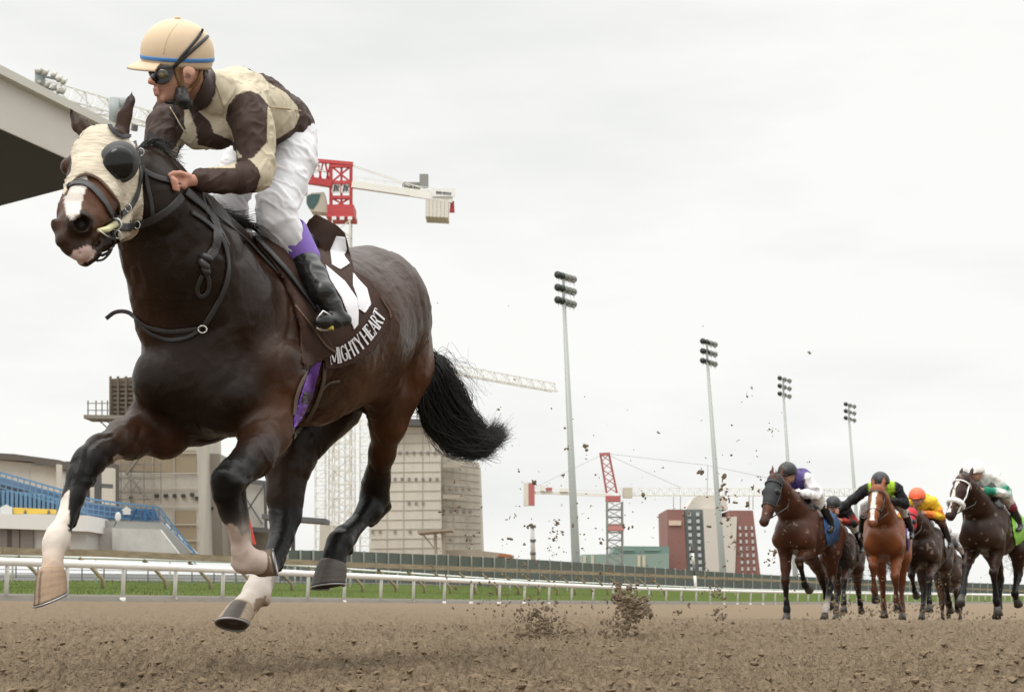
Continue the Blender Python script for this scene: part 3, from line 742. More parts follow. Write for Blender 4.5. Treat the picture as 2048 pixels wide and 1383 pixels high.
    m = MB(); slab(m, [(170,1112),(170,1052),(224,1055),(224,1112)], 99.6, 2); m.build('grey_wall', mat('grey_panel', (.45,.43,.42), .8), t)
    t = thing('yellow_banner', U(70,1020,98), 'yellow banner strung below the blue seats', 'banner')
    m = MB(); slab(m, [(26,1014),(112,1018),(112,1027),(26,1027)], 98.6, .1); m.build('cloth', mat('banner_yellow', (.62,.42,.06), .6), t)
    m = MB()
    for x in (50,97): m.prism([U(x-3,1027,98.5), U(x,1018,98.5), U(x+3,1027,98.5)][::-1], (0,.04,0))
    m.build('mark', steel, t)
    t = thing('white_shield_sign', U(10,1027,98), 'white shield shaped sign beside the yellow banner', 'sign')
    m = MB(); slab(m, [(0,1028),(0,1014),(12,1008),(24,1014),(24,1028)], 98.4, .1); m.build('board', mat('shield', (.52,.53,.52), .6), t)
    t = thing('white_booth', U(90,1110,92), 'white flat roofed booth with grey glazed front under the bleachers', 'booth')
    m = MB(); slab(m, [(-120,1052),(-120,1030),(66,1027),(176,1030),(176,1062),(66,1058)], 96, 5); m.build('roof_band', mat('booth_white', (.78,.77,.74), .7), t)
    m = MB(); slab(m, [(-120,1112),(-120,1050),(68,1056),(172,1060),(172,1112)], 96.6, 4); m.build('wall', mat('booth_grey', (.48,.47,.45), .7), t)
    m = MB()
    for x in (-60,-30,0,14,42): slab(m, [(x,1108),(x,1058),(x+24,1058),(x+24,1108)], 96.4, .15)
    m.build('window', mat('booth_glass', (.20,.175,.16), .4), t)
    t = thing('satellite_dish', U(237,1040,97), 'white oval satellite dish below the blue railing', 'dish')
    R_ = Matrix.Rotation(.5,3,'Z'); m = MB(); m.ell(U(236,1033,97), (.2,.06,.33), 16, R_); m.build('dish', mat('dish_white', (.72,.72,.70), .4), t, True)
    m = MB(); m.bar(U(236,1036,97.2), U(228,1052,97.2), .05); m.build('arm', steel, t)
left_blocks()
def right_blocks():
    D = 420
    t = thing('brick_hotel', U(1430,1150,D), 'brick red hotel with white central bay and dark window strip on the skyline', 'building')
    brick = mat('hotel_brick', (.26,.13,.115), .9, var=(.15,.5,(.30,.165,.145)))
    m = MB(); slab(m, [(1337,1142),(1334,1018),(1368,1018),(1374,1142)], D, 25); slab(m, [(1462,1150),(1458,1020),(1506,1020),(1521,1150)], D, 25); m.build('brick_wing', brick, t)
    m = MB(); slab(m, [(1374,1146),(1369,1018),(1406,1018),(1412,1146)], D+.5, 22); m.build('window_strip', mat('hotel_slate', (.15,.175,.18), .5), t)
    m = MB(); slab(m, [(1412,1148),(1406,1016),(1436,1016),(1440,1148)], D-.5, 24); slab(m, [(1446,1148),(1440,1034),(1474,1032),(1470,1148)], D-.8, 24); m.build('white_bay', mat('hotel_white', (.62,.59,.54), .8), t)
    m = MB(); slab(m, [(1372,1018),(1386,996),(1394,991),(1440,991),(1452,1000),(1456,1018)], D+6, 12); m.build('roof_house', mat('hotel_roof', (.58,.54,.48), .8), t)
    hw = mat('hotel_window', (.45,.47,.47), .4)
    for i in range(9):
        y_ = 1024+i*13.6
        for x in (1378,1395): MB().box(U(x+i*.7, y_+4, D-.2), (.9,1,1.0)).build('window', hw, t)
        for x in (1486,1498,1510):
            if i > 1: MB().box(U(x+i*.8-8, y_+4, D-.2), (.62,.6,1.0)).build('window', hw, t)
    m = MB(); m.box(U(1350,1045,D-.3), (3.6,.4,1.4)); m.build('sign', mat('hotel_sign', (.55,.42,.33), .7), t)
    m = MB()
    for x in (1347,1361,1498,1506): m.bar(U(x,1018,D), U(x,992,D), .25)
    m.build('roof_mast', pale, t)
    t = thing('green_glass_hall', U(1250,1140,400), 'low pale green glass hall beside the brick hotel', 'building')
    gg = mat('hall_green', (.25,.34,.31), .5, var=(.2,.5,(.24,.34,.30)))
    m = MB(); slab(m, [(1164,1132),(1164,1108),(1338,1106),(1338,1140)], 401, 20); m.build('wall', gg, t)
    m = MB(); slab(m, [(1226,1106),(1228,1091),(1338,1092),(1338,1106)], 402, 18); m.build('roof', mat('hall_dark', (.17,.27,.24), .5), t)
    m = MB()
    for x in (1166,1182,1275,1285): slab(m, [(x,1134),(x,1110),(x+6,1110),(x+6,1134)], 400.7, .4)
    m.build('pier', mat('hall_cream', (.55,.53,.42), .8), t)
    m = MB(); slab(m, [(1240,1097),(1270,1097),(1270,1100),(1240,1100)], 401.5,.4); slab(m, [(1288,1097),(1320,1097),(1320,1100),(1288,1100)], 401.5,.4); m.build('stripe', gg, t)
    t = thing('striped_chimney', U(1066,1125,300), 'slim grey banded chimney stack left of the nearest light pole', 'chimney')
    m = MB(); m.tube([U(1067,1130,300), U(1064,1046,300)], [.55,.4], 14); m.build('stack', mat('stack_grey', (.5,.5,.49), .7), t, True)
    m = MB()
    for y_ in (1052,1080,1106): m.tube([U(1066,y_+2.5,300), U(1066,y_-2.5,300)], .62, 14)
    m.build('band', steel, t)
    t = thing('site_shed', U(1000,1112,200), 'low orange roofed site sheds at the silo foot', 'shed')
    m = MB(); slab(m, [(885,1112),(885,1100),(940,1098),(1010,1106),(1028,1110),(1028,1116),(885,1114)], 178, 5); m.build('wall', mat('shed_wall', (.38,.33,.27), .8), t)
    m = MB(); slab(m, [(995,1112),(1000,1106),(1022,1108),(1024,1113)], 177, 4); m.build('roof', mat('shed_orange', (.42,.17,.08), .7), t)
    t = thing('marker_pole', U(1390,1172,110), 'black and white striped furlong marker pole behind the rail', 'pole')
    for i, (y0, y1) in enumerate(((1085,1105),(1105,1128),(1128,1150),(1150,1180))):
        m = MB(); m.tube([U(1383+i*2.2,y0,108), U(1385.2+i*2.2,y1,108)], .11, 10); m.build('pole_band', steel if i % 2 == 0 else white, t, True)
right_blocks()
# ------------------------------------------------------------ floodlight poles
def light_pole(base, top, D, s, cols, label):
    t = thing('floodlight_pole', U(base[0], base[1], D), label, 'light pole', 'floodlight poles along the far side')
    galv = mat('pole_galv', (.36,.38,.36), .45, metal=.2, var=(.1,.4,(.30,.32,.30)))
    w = lambda v: pr(v, D)
    m = MB(); m.tube([U(base[0],base[1]+25,D), U(base[0],base[1],D), U(top[0],top[1],D)], [w(9.5*s), w(9*s), w(3.6*s)], 14); m.build('shaft', galv, t, True)
    hd = mat('lamp_dark', (.035,.045,.04), .4); hs = mat('lamp_side', (.20,.21,.19), .4)
    for r in range(3):
        y0 = top[1]-(56-r*25)*s; m = MB()
        m.bar(U(top[0]-14*s, y0+6*s, D), U(top[0]+22*s, y0+14*s, D), w(2*s)); m.bar(U(top[0],top[1],D), U(top[0]-1*s, y0+8*s, D), w(5*s)); m.build('crossarm', galv, t)
        for c in range(cols):
            f = c/(cols-1); x = top[0]+(-11+31*f)*s; y_ = y0+9*s*f; dd = D+w(4)*f
            k = MB(); a = U(x, y_, dd); fw = Vector((-.45,-.8,-.3)).normalized()
            k.tube([a-fw*w(5*s), a, a+fw*w(4*s)], [w(3.5*s), w(7*s), w(7.8*s)], 14); hdob = k.build('lamp_head', hd if f < .5 else hs, t, True)
            k = MB(); k.bar(U(x,y_+5*s,dd), U(x,y_+13*s,dd), w(1.2*s)); k.build('bracket', galv, t)
light_pole((1152,1125),(1128,605),150,1.0,5,'tallest floodlight pole with three rows of five lamps, nearest of the row')
light_pole((1446,1146),(1415,725),205,.78,4,'second tallest floodlight pole rising in front of the brick hotel')
light_pole((1592,1170),(1567,790),260,.62,3,'third floodlight pole whose shaft drops behind the jockey in the purple vest')
light_pole((1723,1165),(1698,838),320,.55,3,'shortest floodlight pole, above the chestnut horse with the white blaze')
# ------------------------------------------------------------ the leading horse
BR = (.042,.0175,.0085); BR2 = (.072,.026,.009); DK = (.016,.0085,.005); BK = (.006,.0055,.0052); SK = (.70,.62,.55); PK = (.50,.36,.30)
HX = np.array([-.44,-.9,0]); HX /= np.linalg.norm(HX); LX = np.array([-HX[1], HX[0], 0]); LX = LX if LX[0] > 0 else -LX
AX = np.array([HX, LX, [0,0,1]])
def q(px, py, d, r, c=None): return (U(px, py, d), pr(r, d)) + ((c,) if c else ())
def paint(V, C, poly, col, edge=0., facing=None, seed=3, fr=90):
    px, py, d = PX(V)
    if edge: px = px + (fbm(V*fr, 3, seed)-.5)*edge*2; py = py + (fbm(V*fr+9, 3, seed+1)-.5)*edge*2
    m = in_poly(px, py, poly)
    if facing is not None: m &= facing
    C[m] = col
def paint3(V, C, a, r, col, edge=0.): 
    d = np.linalg.norm(V-np.array(a), axis=1) + (fbm(V*70, 3, 4)-.5)*edge; C[d < r] = col
def leader_body():
    s = SDF(.0075, AX)
    # trunk
    s.chain([q(440,690,5.12,150,BR), q(560,668,5.5,168,BR), q(665,655,5.8,150,BR), q(738,628,6.05,126,BR)], .06)
    s.ball(*q(415,745,5.02,128), .06, DK).ball(*q(395,800,5.05,88), .05, DK).ball(*q(500,590,5.3,118), .06, BR).ball(*q(512,520,5.45,58), .05, DK)
    s.cone(q(620,700,5.65,150)[0], q(700,700,5.9,118)[0], pr(150,5.65), pr(112,5.9), .05, BR2)
    s.cone(q(560,560,5.6,1)[0], q(720,575,6.05,1)[0], pr(62,5.6), pr(76,6.05), .05, BR)
    s.ball(*q(742,592,6.1,92), .06, BR).ball(*q(776,645,6.2,84), .05, BR).ball(*q(795,700,6.2,71), .04, BR2).ball(*q(802,742,6.15,62), .04, BR2)
    s.ball(*q(700,650,6.3,120), .06, DK)
    # pectorals and shoulders
    s.ball(*q(345,765,4.93,80), .04, DK).ball(*q(455,790,4.93,82), .035, DK).ball(*q(535,740,5.0,72), .04, BR).ball(*q(540,650,5.12,66), .04, BR)
    s.cone(q(520,580,5.2,1)[0], q(560,800,5.0,1)[0], pr(60,5.2), pr(50,5.0), .04, BR)
    # neck
    s.chain([q(258,350,4.72,62,DK), q(320,425,4.82,88,DK), q(372,520,4.92,112,DK), q(415,610,5.02,138,DK)], .05)
    s.cone(q(300,330,4.8,1)[0], q(450,500,5.15,1)[0], pr(40,4.8), pr(58,5.15), .05, DK)
    s.cone(q(268,470,4.78,1)[0], q(330,640,4.92,1)[0], pr(30,4.78), pr(58,4.92), .04, BR)
    # head
    s.chain([q(208,312,4.58,62,DK), q(188,370,4.5,54,BR2), q(168,420,4.41,44,BR2), q(150,462,4.33,42,DK)], .03)
    s.ball(*q(232,345,4.6,50), .03, BR).cone(q(232,400,4.6,1)[0], q(226,440,4.56,1)[0], pr(50,4.6), pr(36,4.56), .03, DK)
    s.ball(*q(139,333,4.56,19), .015, BR2).ball(*q(244,325,4.5,24), .02, BK)
    s.cone(q(200,395,4.44,1)[0], q(178,440,4.36,1)[0], pr(34,4.44), pr(33,4.36), .02, BR2)   # cheek bone / nasal side
    s.ball(*q(160,446,4.275,30), .012, BK).ball(*q(117,448,4.31,17), .012, BK)
    s.cone(q(135,482,4.29,1)[0], q(160,500,4.29,1)[0], pr(27,4.29), pr(22,4.29), .016, DK)
    s.cone(q(200,478,4.46,1)[0], q(168,516,4.34,1)[0], pr(24,4.46), pr(15,4.34), .012, DK)   # lower jaw
    s.cone(q(232,455,4.54,1)[0], q(200,478,4.46,1)[0], pr(28,4.54), pr(23,4.46), .02, DK)
    # ears
    ev = (LX*.3+HX*1.0)
    s.chain([q(243,264,4.62,21,BR), q(250,232,4.63,18.5,BR), q(260,203,4.64,12,BK), q(267,179,4.65,2.5,BK)], .008, BR, (ev, .5))
    s.chain([q(176,272,4.66,17,BR), q(157,247,4.68,17,BR), q(146,230,4.69,12,BK), q(137,216,4.7,2.5,BK)], .008, BR, (ev, .5))
    # right fore, reaching
    s.chain([q(370,800,5.05,92,DK), q(312,850,4.98,58,BR), q(255,874,4.84,42,BR), q(203,898,4.71,33,BK)], .04)
    s.ball(*q(330,880,4.96,42), .03, BR2)
    s.chain([q(203,898,4.71,33,BK), q(178,922,4.65,33,BK), q(162,952,4.61,29,BK), q(146,992,4.57,24,BK), q(130,1038,4.52,19.5,SK), q(116,1070,4.49,25,SK), q(111,1086,4.48,25,SK), q(107,1114,4.46,19,SK), q(105,1140,4.45,22.5,SK)], .015)
    s.ball(*q(131,1092,4.51,13), .015, PK).cone(q(168,975,4.63,1)[0], q(146,1050,4.56,1)[0], pr(12,4.6), pr(10,4.55), .012, BK)
    # left fore, folded
    s.chain([q(545,790,5.0,66,BR2), q(535,862,4.93,50,BR), q(505,912,4.78,38,BK), q(468,948,4.66,33,BK)], .035)
    s.ball(*q(556,860,4.93,26), .025, BR)
    s.chain([q(468,948,4.66,33,BK), q(455,962,4.62,33,BK), q(451,984,4.62,27,BK), q(461,1022,4.65,22,BK), q(474,1062,4.68,19,SK), q(483,1098,4.71,23,SK), q(490,1118,4.73,28,SK), q(513,1124,4.77,22,PK), q(522,1123,4.785,20,SK)], .015)
    s.cone(q(478,985,4.66,1)[0], q(496,1070,4.70,1)[0], pr(13,4.66), pr(9,4.7), .012, BK)
    # left hind
    s.chain([q(800,735,6.2,62,BR2), q(786,790,6.12,50,BR2), q(776,850,6.12,36,BR2), q(763,905,6.18,27,DK), q(754,960,6.26,25,BK), q(750,992,6.3,29,BK)], .035)
    s.cone(q(760,770,6.0,1)[0], q(770,860,6.1,1)[0], pr(48,6), pr(26,6.1), .04, BR)
    s.chain([q(750,992,6.3,29,BK), q(738,1022,6.25,25,BK), q(712,1050,6.15,18,BK), q(690,1070,6.05,20,BK), q(680,1086,6.0,25,BK), q(671,1108,5.96,22,BK), q(666,1132,5.94,26,BK)], .015)
    s.ball(*q(769,1003,6.36,14), .02, BK).ball(*q(696,1098,6.05,12), .012, BK)
    # right hind under the belly
    s.chain([q(640,800,6.2,90,DK), q(592,880,6.05,58,DK), q(574,935,5.97,43,BR), q(570,985,5.93,34,BK), q(571,1032,5.9,32,BK)], .04)
    s.chain([q(571,1032,5.9,32,BK), q(564,1072,5.82,24,BK), q(545,1120,5.68,19,BK), q(525,1160,5.56,24,SK), q(514,1184,5.5,26,SK), q(497,1206,5.44,21,SK), q(486,1218,5.4,25,SK)], .015)
    s.ball(*q(590,1010,6.0,17), .02, BK).ball(*q(527,1198,5.54,15), .012, PK)
    # sheath shadow bulge
    s.ball(*q(728,800,6.1,26), .03, BK)
    # cuts: nostrils, mouth, ear cups
    s.cone(U(155,440,4.20), U(164,447,4.25), .017, .022, .007, BK, cut=True).ball(*q(108,447,4.25,9), .006, BK, cut=True)
    s.cone(q(196,486,4.40,1)[0], q(150,511,4.235,1)[0], pr(4,4.4), pr(3,4.3), .006, BK, cut=True)
    fc = U(256,215,4.57); s.cone(U(250,240,4.60), U(261,205,4.61), .008, .004, .006, BK, cut=True)
    # tendons and joints
    s.cone(q(196,935,4.72,1)[0], q(176,968,4.68,1)[0], pr(15,4.7), pr(11,4.68), .012, BK)
    s.ball(*q(155,925,4.63,14), .014, BK).ball(*q(449,946,4.58,13), .014, BK)
    s.cone(q(148,985,4.62,1)[0], q(126,1078,4.53,1)[0], pr(10,4.6), pr(12,4.55), .007, BK)
    s.cone(q(727,1046,6.24,1)[0], q(698,1086,6.08,1)[0], pr(9,6.2), pr(10,6.1), .008, BK)
    s.cone(q(774,1012,6.38,1)[0], q(742,1046,6.28,1)[0], pr(11,6.3), pr(9,6.2), .01, BK)
    s.cone(q(770,880,6.18,1)[0], q(771,1000,6.36,1)[0], pr(10,6.2), pr(8,6.3), .012, BK)
    s.cone(q(586,1060,5.92,1)[0], q(556,1135,5.72,1)[0], pr(9,5.9), pr(9,5.7), .01, BK)
    s.cone(q(594,960,5.98,1)[0], q(594,1012,5.99,1)[0], pr(12,5.9), pr(9,5.9), .012, BK)
    V, F, C = s.mesh(2, .02)
    # broad relief: muscle and skin
    V = disp(V, F, .010, 6.5, 2, 2, (1,1,.7)); N_ = vnormals(V, F)
    rg = 1-np.abs(2*fbm(V*np.array([1,1,.55])*7+80, 2, 61)-1); V = V - N_*((np.clip(rg-.80, 0, 1)*.042)*(PX(V)[1] < 960)*np.where(PX(V)[0] > 640, .45, 1))[:, None]
    rg = 1-np.abs(2*fbm(V*np.array([1,1,.7])*13+20, 2, 62)-1); V = V + N_*(np.clip(rg-.88, 0, 1)*.018)[:, None]; V = disp(V, F, .0018, 40, 8, 3)
    px, py, d = PX(V); Nn = vnormals(V, F)
    # natural colour markings
    C *= (.45+1.1*fbm(V*3.6, 3, 21))[:, None]
    face = Nn @ np.array([-.3,-.95,0]) > -.3
    paint(V, C, [(158,352),(176,350),(176,366),(166,395),(158,432),(150,440),(133,432),(128,395),(142,372)], (.60,.55,.50), 2., None)
    paint(V, C, [(150,500),(178,490),(190,500),(188,516),(160,530),(128,520),(140,512)], (.50,.36,.32), 3., None)
    f_left = d < 4.66
    paint(V, C, [(136,978),(146,990),(141,1040),(136,1062),(150,1072),(160,1150),(60,1160),(60,1060),(100,1030)], SK, 2.5, f_left)
    paint(V, C, [(139,985),(175,960),(170,1000),(148,1068),(137,1060)], BK, 2., f_left)
    lf = (d < 4.9) & (d > 4.55) & (px > 420) & (py > 1040)
    paint(V, C, [(440,1056),(462,1046),(472,1052),(486,1070),(496,1064),(560,1100),(560,1160),(440,1160)], (.55,.44,.38), 3., lf)
    rh = (d > 5.2) & (py > 1120) & (px < 560)
    paint(V, C, [(470,1100),(510,1128),(537,1138),(543,1145),(540,1230),(430,1230)], SK, 3., rh)
    paint(V, C, [(512,1195),(533,1190),(534,1222),(505,1222)], (.30,.22,.16), 3., rh)
    paint(V, C, [(226,912),(238,908),(246,914),(238,922),(228,924)], (.36,.29,.24), 1., d < 5)
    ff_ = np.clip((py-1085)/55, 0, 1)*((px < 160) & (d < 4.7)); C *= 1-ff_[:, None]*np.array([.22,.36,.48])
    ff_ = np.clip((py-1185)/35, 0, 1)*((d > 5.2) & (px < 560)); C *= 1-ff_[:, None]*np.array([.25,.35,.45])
    return V, F, C
HV, HF, HC = leader_body()
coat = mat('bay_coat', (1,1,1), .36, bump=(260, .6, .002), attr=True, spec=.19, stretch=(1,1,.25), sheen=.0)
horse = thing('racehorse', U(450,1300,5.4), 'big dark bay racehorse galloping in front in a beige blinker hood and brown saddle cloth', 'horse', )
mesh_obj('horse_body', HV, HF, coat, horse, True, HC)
# hooves
def frame(nrm, toe):
    n = Vector(nrm).normalized(); t = Vector(toe); t = (t - n*t.dot(n)).normalized(); return n, t, n.cross(t)
def hoof(cc, cs, r1, r2, toe, col, stripes=None, parent=None, ns=None, shoe=True):
    cc = Vector(cc); cs = Vector(cs); n0 = (cs-cc).normalized(); ns = Vector(ns).normalized() if ns is not None else n0; V = []; F = []; m = 40; rings = 12
    C = []
    for i in range(rings+1):
        f = i/rings; c = cc.lerp(cs, f); r = (r1+(r2-r1)*f**.8)*(1+.03*math.sin(f*22)*.3)*(.86+.14*min(1, f*5)**.5); n, t, sd_ = frame(n0.lerp(ns, min(1, f*1.15)), toe)
        for k in range(m):
            a = 2*math.pi*k/m; e = 1.12 if math.cos(a) > 0 else .92; rr = r*(1-.06*math.exp(-((a-math.pi)/.35)**2))
            V.append(c + t*(rr*e*math.cos(a)) + sd_*(rr*math.sin(a)))
            cl = np.array(col)*(.8+.35*rnd.random()*.4+.1*math.sin(f*30))
            if stripes:
                for (a0, w, cc_) in stripes:
                    if abs((a-a0+math.pi) % (2*math.pi)-math.pi) < w and .12 < f < .93: cl = np.array(cc_)
            C.append(cl*(1 if f < .9 else .8))
    F = [(i*m+k, i*m+(k+1) % m, (i+1)*m+(k+1) % m, (i+1)*m+k) for i in range(rings) for k in range(m)]
    b = len(V)
    for fr, dz in ((.8,-.0),(.72,-.012),(.3,-.006)):
        for k in range(m):
            a = 2*math.pi*k/m; e = 1.12 if math.cos(a) > 0 else .92
            V.append(cs + n*dz + t*(r2*fr*e*math.cos(a)) + sd_*(r2*fr*math.sin(a))); C.append(np.array((.05,.035,.025)))
    for i in range(3):
        o = (rings*m) if i == 0 else b+(i-1)*m
        F += [(o+k, o+(k+1) % m, b+i*m+(k+1) % m, b+i*m+k) for k in range(m)]
    F.append(tuple(b+2*m+k for k in range(m)))
    V.extend([cc]); C.append(np.array(col)); z = len(V)-1; F += [(z, (k+1) % m, k) for k in range(m)]
    o = mesh_obj('hoof', V, F, mat('hoof_horn', (1,1,1), .55, bump=(60,.5,.003), attr=True, var=(25,.25,(.10,.07,.05))), parent, True, np.array(C))
    if shoe:
        mb = MB(); P_ = []
        for k in range(3, m-2):
            a = 2*math.pi*(k/m)+math.pi; e = 1.12 if math.cos(a) > 0 else .92
            P_.append(cs + n*.003 + t*(r2*.97*e*math.cos(a)) + sd_*(r2*.97*math.sin(a)))
        mb.tube(P_, .0040, 6); mb.build('horseshoe', mat('shoe_metal', (.36,.36,.37), .4, metal=.8), o, True)
    return o
TAN = (.40,.27,.17); GRY = (.085,.072,.062)
h3 = Vector(HX)
hz = Vector((0,0,-1))
hoof(U(105,1136,4.45), U(102,1196,4.42), pr(25.5,4.45), pr(34.5,4.42), h3, TAN, [(.03,.12,(.09,.06,.045)), (.52,.13,(.09,.06,.045))], horse, hz-h3*.28+Vector((.25,0,0)))
hoof(U(517,1124,4.78), U(547,1121,4.84), pr(27,4.78), pr(26.5,4.84), Vector((-.1,.2,-1)), (.22,.15,.10), None, horse, Vector((.97,.10,.22)))
hoof(U(489,1212,5.4), U(468,1247,5.33), pr(24,5.4), pr(34,5.33), Vector((-.9,-.4,.05)), (.46,.35,.25), [(-1.1,.6,GRY)], horse, Vector((-.05,-.40,-.92)))
hoof(U(667,1123,5.94), U(657,1171,5.90), pr(28,5.94), pr(35,5.9), h3, GRY, [(.0,.1,(.12,.10,.085))], horse, Vector((.12,-.12,-1)))
# ---- hood and tack, laid over the body
DR = Drape([(HV, HF)])
fabric = lambda n, c, **k: mat(n, c, k.get('rough', .8), bump=k.get('bump', (45,.5,.004)), var=k.get('var'), sheen=.0, spec=.3, stretch=k.get('stretch'))
hoodm = mat('hood_cloth', (.60,.53,.42), .85, bump=(34,.9,.012), var=(9,.3,(.50,.43,.33)), stretch=(.35,1,1.6), spec=.2)
hood_poly = cr_spline([(191,249),(168,264),(151,281),(140,303),(145,318),(143,345),(129,365),(127,388),(132,388),(141,371),(156,352),(175,347),(199,357),(222,381),(238,409),(242,436),(235,462),(240,482),(256,480),(268,474),(278,460),(286,428),(284,389),(279,329),(272,284),(262,270),(246,276),(228,266),(215,250),(191,249)], 4)
HoV, HoF = DR.patch([tuple(p) for p in hood_poly], 2.6, .007, .005)
mesh_obj('blinker_hood', HoV, HoF, hoodm, horse, True)
DR2 = Drape([(HV, HF), (HoV, HoF)])
leather = mat('black_leather', (.022,.020,.020), .42, bump=(90,.3,.001))
def rim(pts, w, m, name, par=horse, D=DR2, th=.003, off=.008, n=6, dm=4.9):
    mb = MB(); D.strap(mb, pts, w, th*.6, off, n, dm); return mb.build(name, m, par, False)
rim([(132,389),(141,371),(156,352),(175,347),(199,357),(222,381),(238,409),(242,436),(236,462)], .009, mat('hood_binding', (.16,.10,.07), .8), 'hood_binding', D=DR2)
# eye cup
h = DR2.hit(238, 324, .0); cn = (Vector(h[1])*.45 + (CAMP-h[0]).normalized()*.9).normalized(); ec = h[0] + cn*.006
def ringpts(c, n, rx, ry, up=Vector((0,0,1)), m=40, tilt=0.):
    x = n.cross(up).normalized(); y = x.cross(n).normalized(); X = x*math.cos(tilt)+y*math.sin(tilt); Y = y*math.cos(tilt)-x*math.sin(tilt)
    return [c + X*(rx*math.cos(2*math.pi*k/m)) + Y*(ry*math.sin(2*math.pi*k/m)) for k in range(m+1)]
def dome(c, n, rx, ry, h_, up=Vector((0,0,1)), tilt=0., m=40, rings=12):
    V = []; F = []
    for i in range(rings+1):
        a = (math.pi/2)*i/rings; cc = c + n*(h_*math.sin(a)); pts = ringpts(cc, n, rx*math.cos(a)+1e-5, ry*math.cos(a)+1e-5, up, m, tilt)[:-1]; V += pts
    F = [(i*m+k, i*m+(k+1) % m, (i+1)*m+(k+1) % m, (i+1)*m+k) for i in range(rings) for k in range(m)]
    return V, F
s_ = 4.5/FPX
V, F = dome(ec-cn*.026, cn, 39*s_, 43*s_, .036, tilt=.3); cup = mesh_obj('blinker_cup', V, F, mat('rubber', (.05,.05,.05), .55), horse, True)
V, F = dome(ec-cn*.0+Vector((0,0,-.002)), cn, 30.5*s_, 34*s_, .026, tilt=.3); mesh_obj('cup_dome', V, F, mat('cup_gloss', (.006,.006,.006), .16, spec=.4), cup, True)
rim(cr_spline([(219,252),(228,265),(244,275),(260,272)],3), .014, mat('ear_fleece', (.035,.035,.045), .9), 'ear_binding')
# bridle straps
br = lambda p, w, nm='bridle_strap', n=6, th=.003: rim(p, w, leather, nm, n=n, th=th)
br([(134,380),(141,371),(152,366),(170,367),(190,381),(207,401),(218,420),(226,436)], .019, 'noseband')
br([(134,374),(143,365),(155,361),(172,363),(192,376),(208,394)], .006, 'noseband_edge')
br([(268,282),(277,312),(281,345),(276,380),(266,405),(254,420),(240,434),(230,446)], .017, 'cheek_strap')
br([(288,340),(294,370),(302,400),(306,432)], .013, 'throat_strap')
br([(277,325),(286,340),(310,354),(340,362),(365,368)], .017, 'headpiece_rein', 5)
br([(232,452),(252,455),(276,450),(307,439),(335,422),(352,407),(363,392)], .026, 'rein', 6, .005)
br([(200,512),(216,505),(225,492),(228,478),(226,462)], .009, 'curb_strap')
br([(191,521),(206,519),(220,505),(226,490)], .007, 'curb_strap')
metal = mat('bit_metal', (.6,.6,.58), .25, metal=1.)
mb = MB(); h = DR2.hit(228, 452, .014); n_ = (CAMP-h[0]).normalized(); mb.tube(ringpts(h[0]+n_*.01, n_, .018, .018, m=20), .0035, 6); mb.build('bit_ring', metal, horse, True)
mb = MB(); mb.tube([h[0]+n_*.012, U(214,459,4.33), U(197,461,4.28)], [.011,.010,.006], 10); mb.build('bit_guard', mat('bit_rubber', (.56,.53,.30), .4), horse, True)
mb = MB(); mb.tube([U(198,461,4.27), U(214,472,4.30), U(228,478,4.36)], .0025, 6); mb.build('bit_shank', metal, horse, True)
for bx, by in ((253,417),(277,306),(276,448),(231,470)):
    mb = MB(); hh = DR2.hit(bx, by, .014); mb.tube(ringpts(hh[0], (CAMP-hh[0]).normalized(), .009, .012, m=14), .0022, 5); mb.build('buckle', metal, horse, True)
# reins below the hand, knot and loops
br([(372,383),(395,402),(418,424),(433,452),(434,478),(428,500),(414,520)], .030, 'rein_end', 6, .005)
br([(376,380),(400,404),(440,437),(490,478),(537,525),(575,567),(612,610),(645,655),(668,698)], .011, 'long_rein', 6, .004)
br([(378,386),(404,414),(436,452),(456,490)], .012, 'rein_end')
mb = MB()
for k, (x, y, w) in enumerate(((411,516,.024),(406,527,.026),(409,538,.022))):
    hh = DR2.hit(x, y, .022); mb.ell(hh[0], (w, .016, .014), 14, Matrix.Rotation(.5+.3*k, 3, 'Y'))
mb.build('rein_knot', leather, horse, True)
br([(408,540),(416,556),(418,574),(411,589),(400,592),(394,580),(397,566),(404,550)], .014, 'rein_loop', 5, .004)
br([(382,424),(404,438),(428,458),(447,484),(456,528),(450,572),(431,614),(407,652)], .017, 'breast_strap', 6, .004)
br([(403,655),(375,660),(340,663),(310,658),(286,648),(270,633),(252,623),(230,624),(212,637)], .014, 'breast_strap', 6, .004)
br([(401,659),(377,674),(345,680),(315,673),(290,658),(272,640)], .012, 'breast_strap', 6, .004)
mb = MB(); hh = DR2.hit(405, 656, .016); mb.tube(ringpts(hh[0], (CAMP-hh[0]).normalized(), .014, .012, m=16), .003, 6); mb.build('buckle', metal, horse, True)
# ---- saddle cloth
brown = mat('cloth_brown', (.052,.026,.018), .8, bump=(40,.5,.005), var=(8,.4,(.036,.018,.013)), spec=.25)
purple = mat('girth_purple', (.12,.035,.27), .6, bump=(200,.3,.001))
wt = mat('number_white', (.80,.79,.82), .6, bump=(30,.3,.003))
web = mat('webbing', (.10,.075,.058), .85, bump=(300,.4,.001))
cl_poly = [(505,470),(560,478),(600,462),(640,470),(697,502),(706,545),(735,560),(761,594),(776,612),(781,636),(766,668),(744,698),(708,724),(678,733),(648,737),(646,714),(610,740),(604,700),(600,660),(590,618),(570,570),(545,527),(515,492)]
CV, CF = DR.patch(cl_poly, 4.5, .016, .006)
cloth = mesh_obj('saddle_cloth', CV, CF, brown, horse, True)
DR3 = Drape([(HV, HF), (CV, CF)])
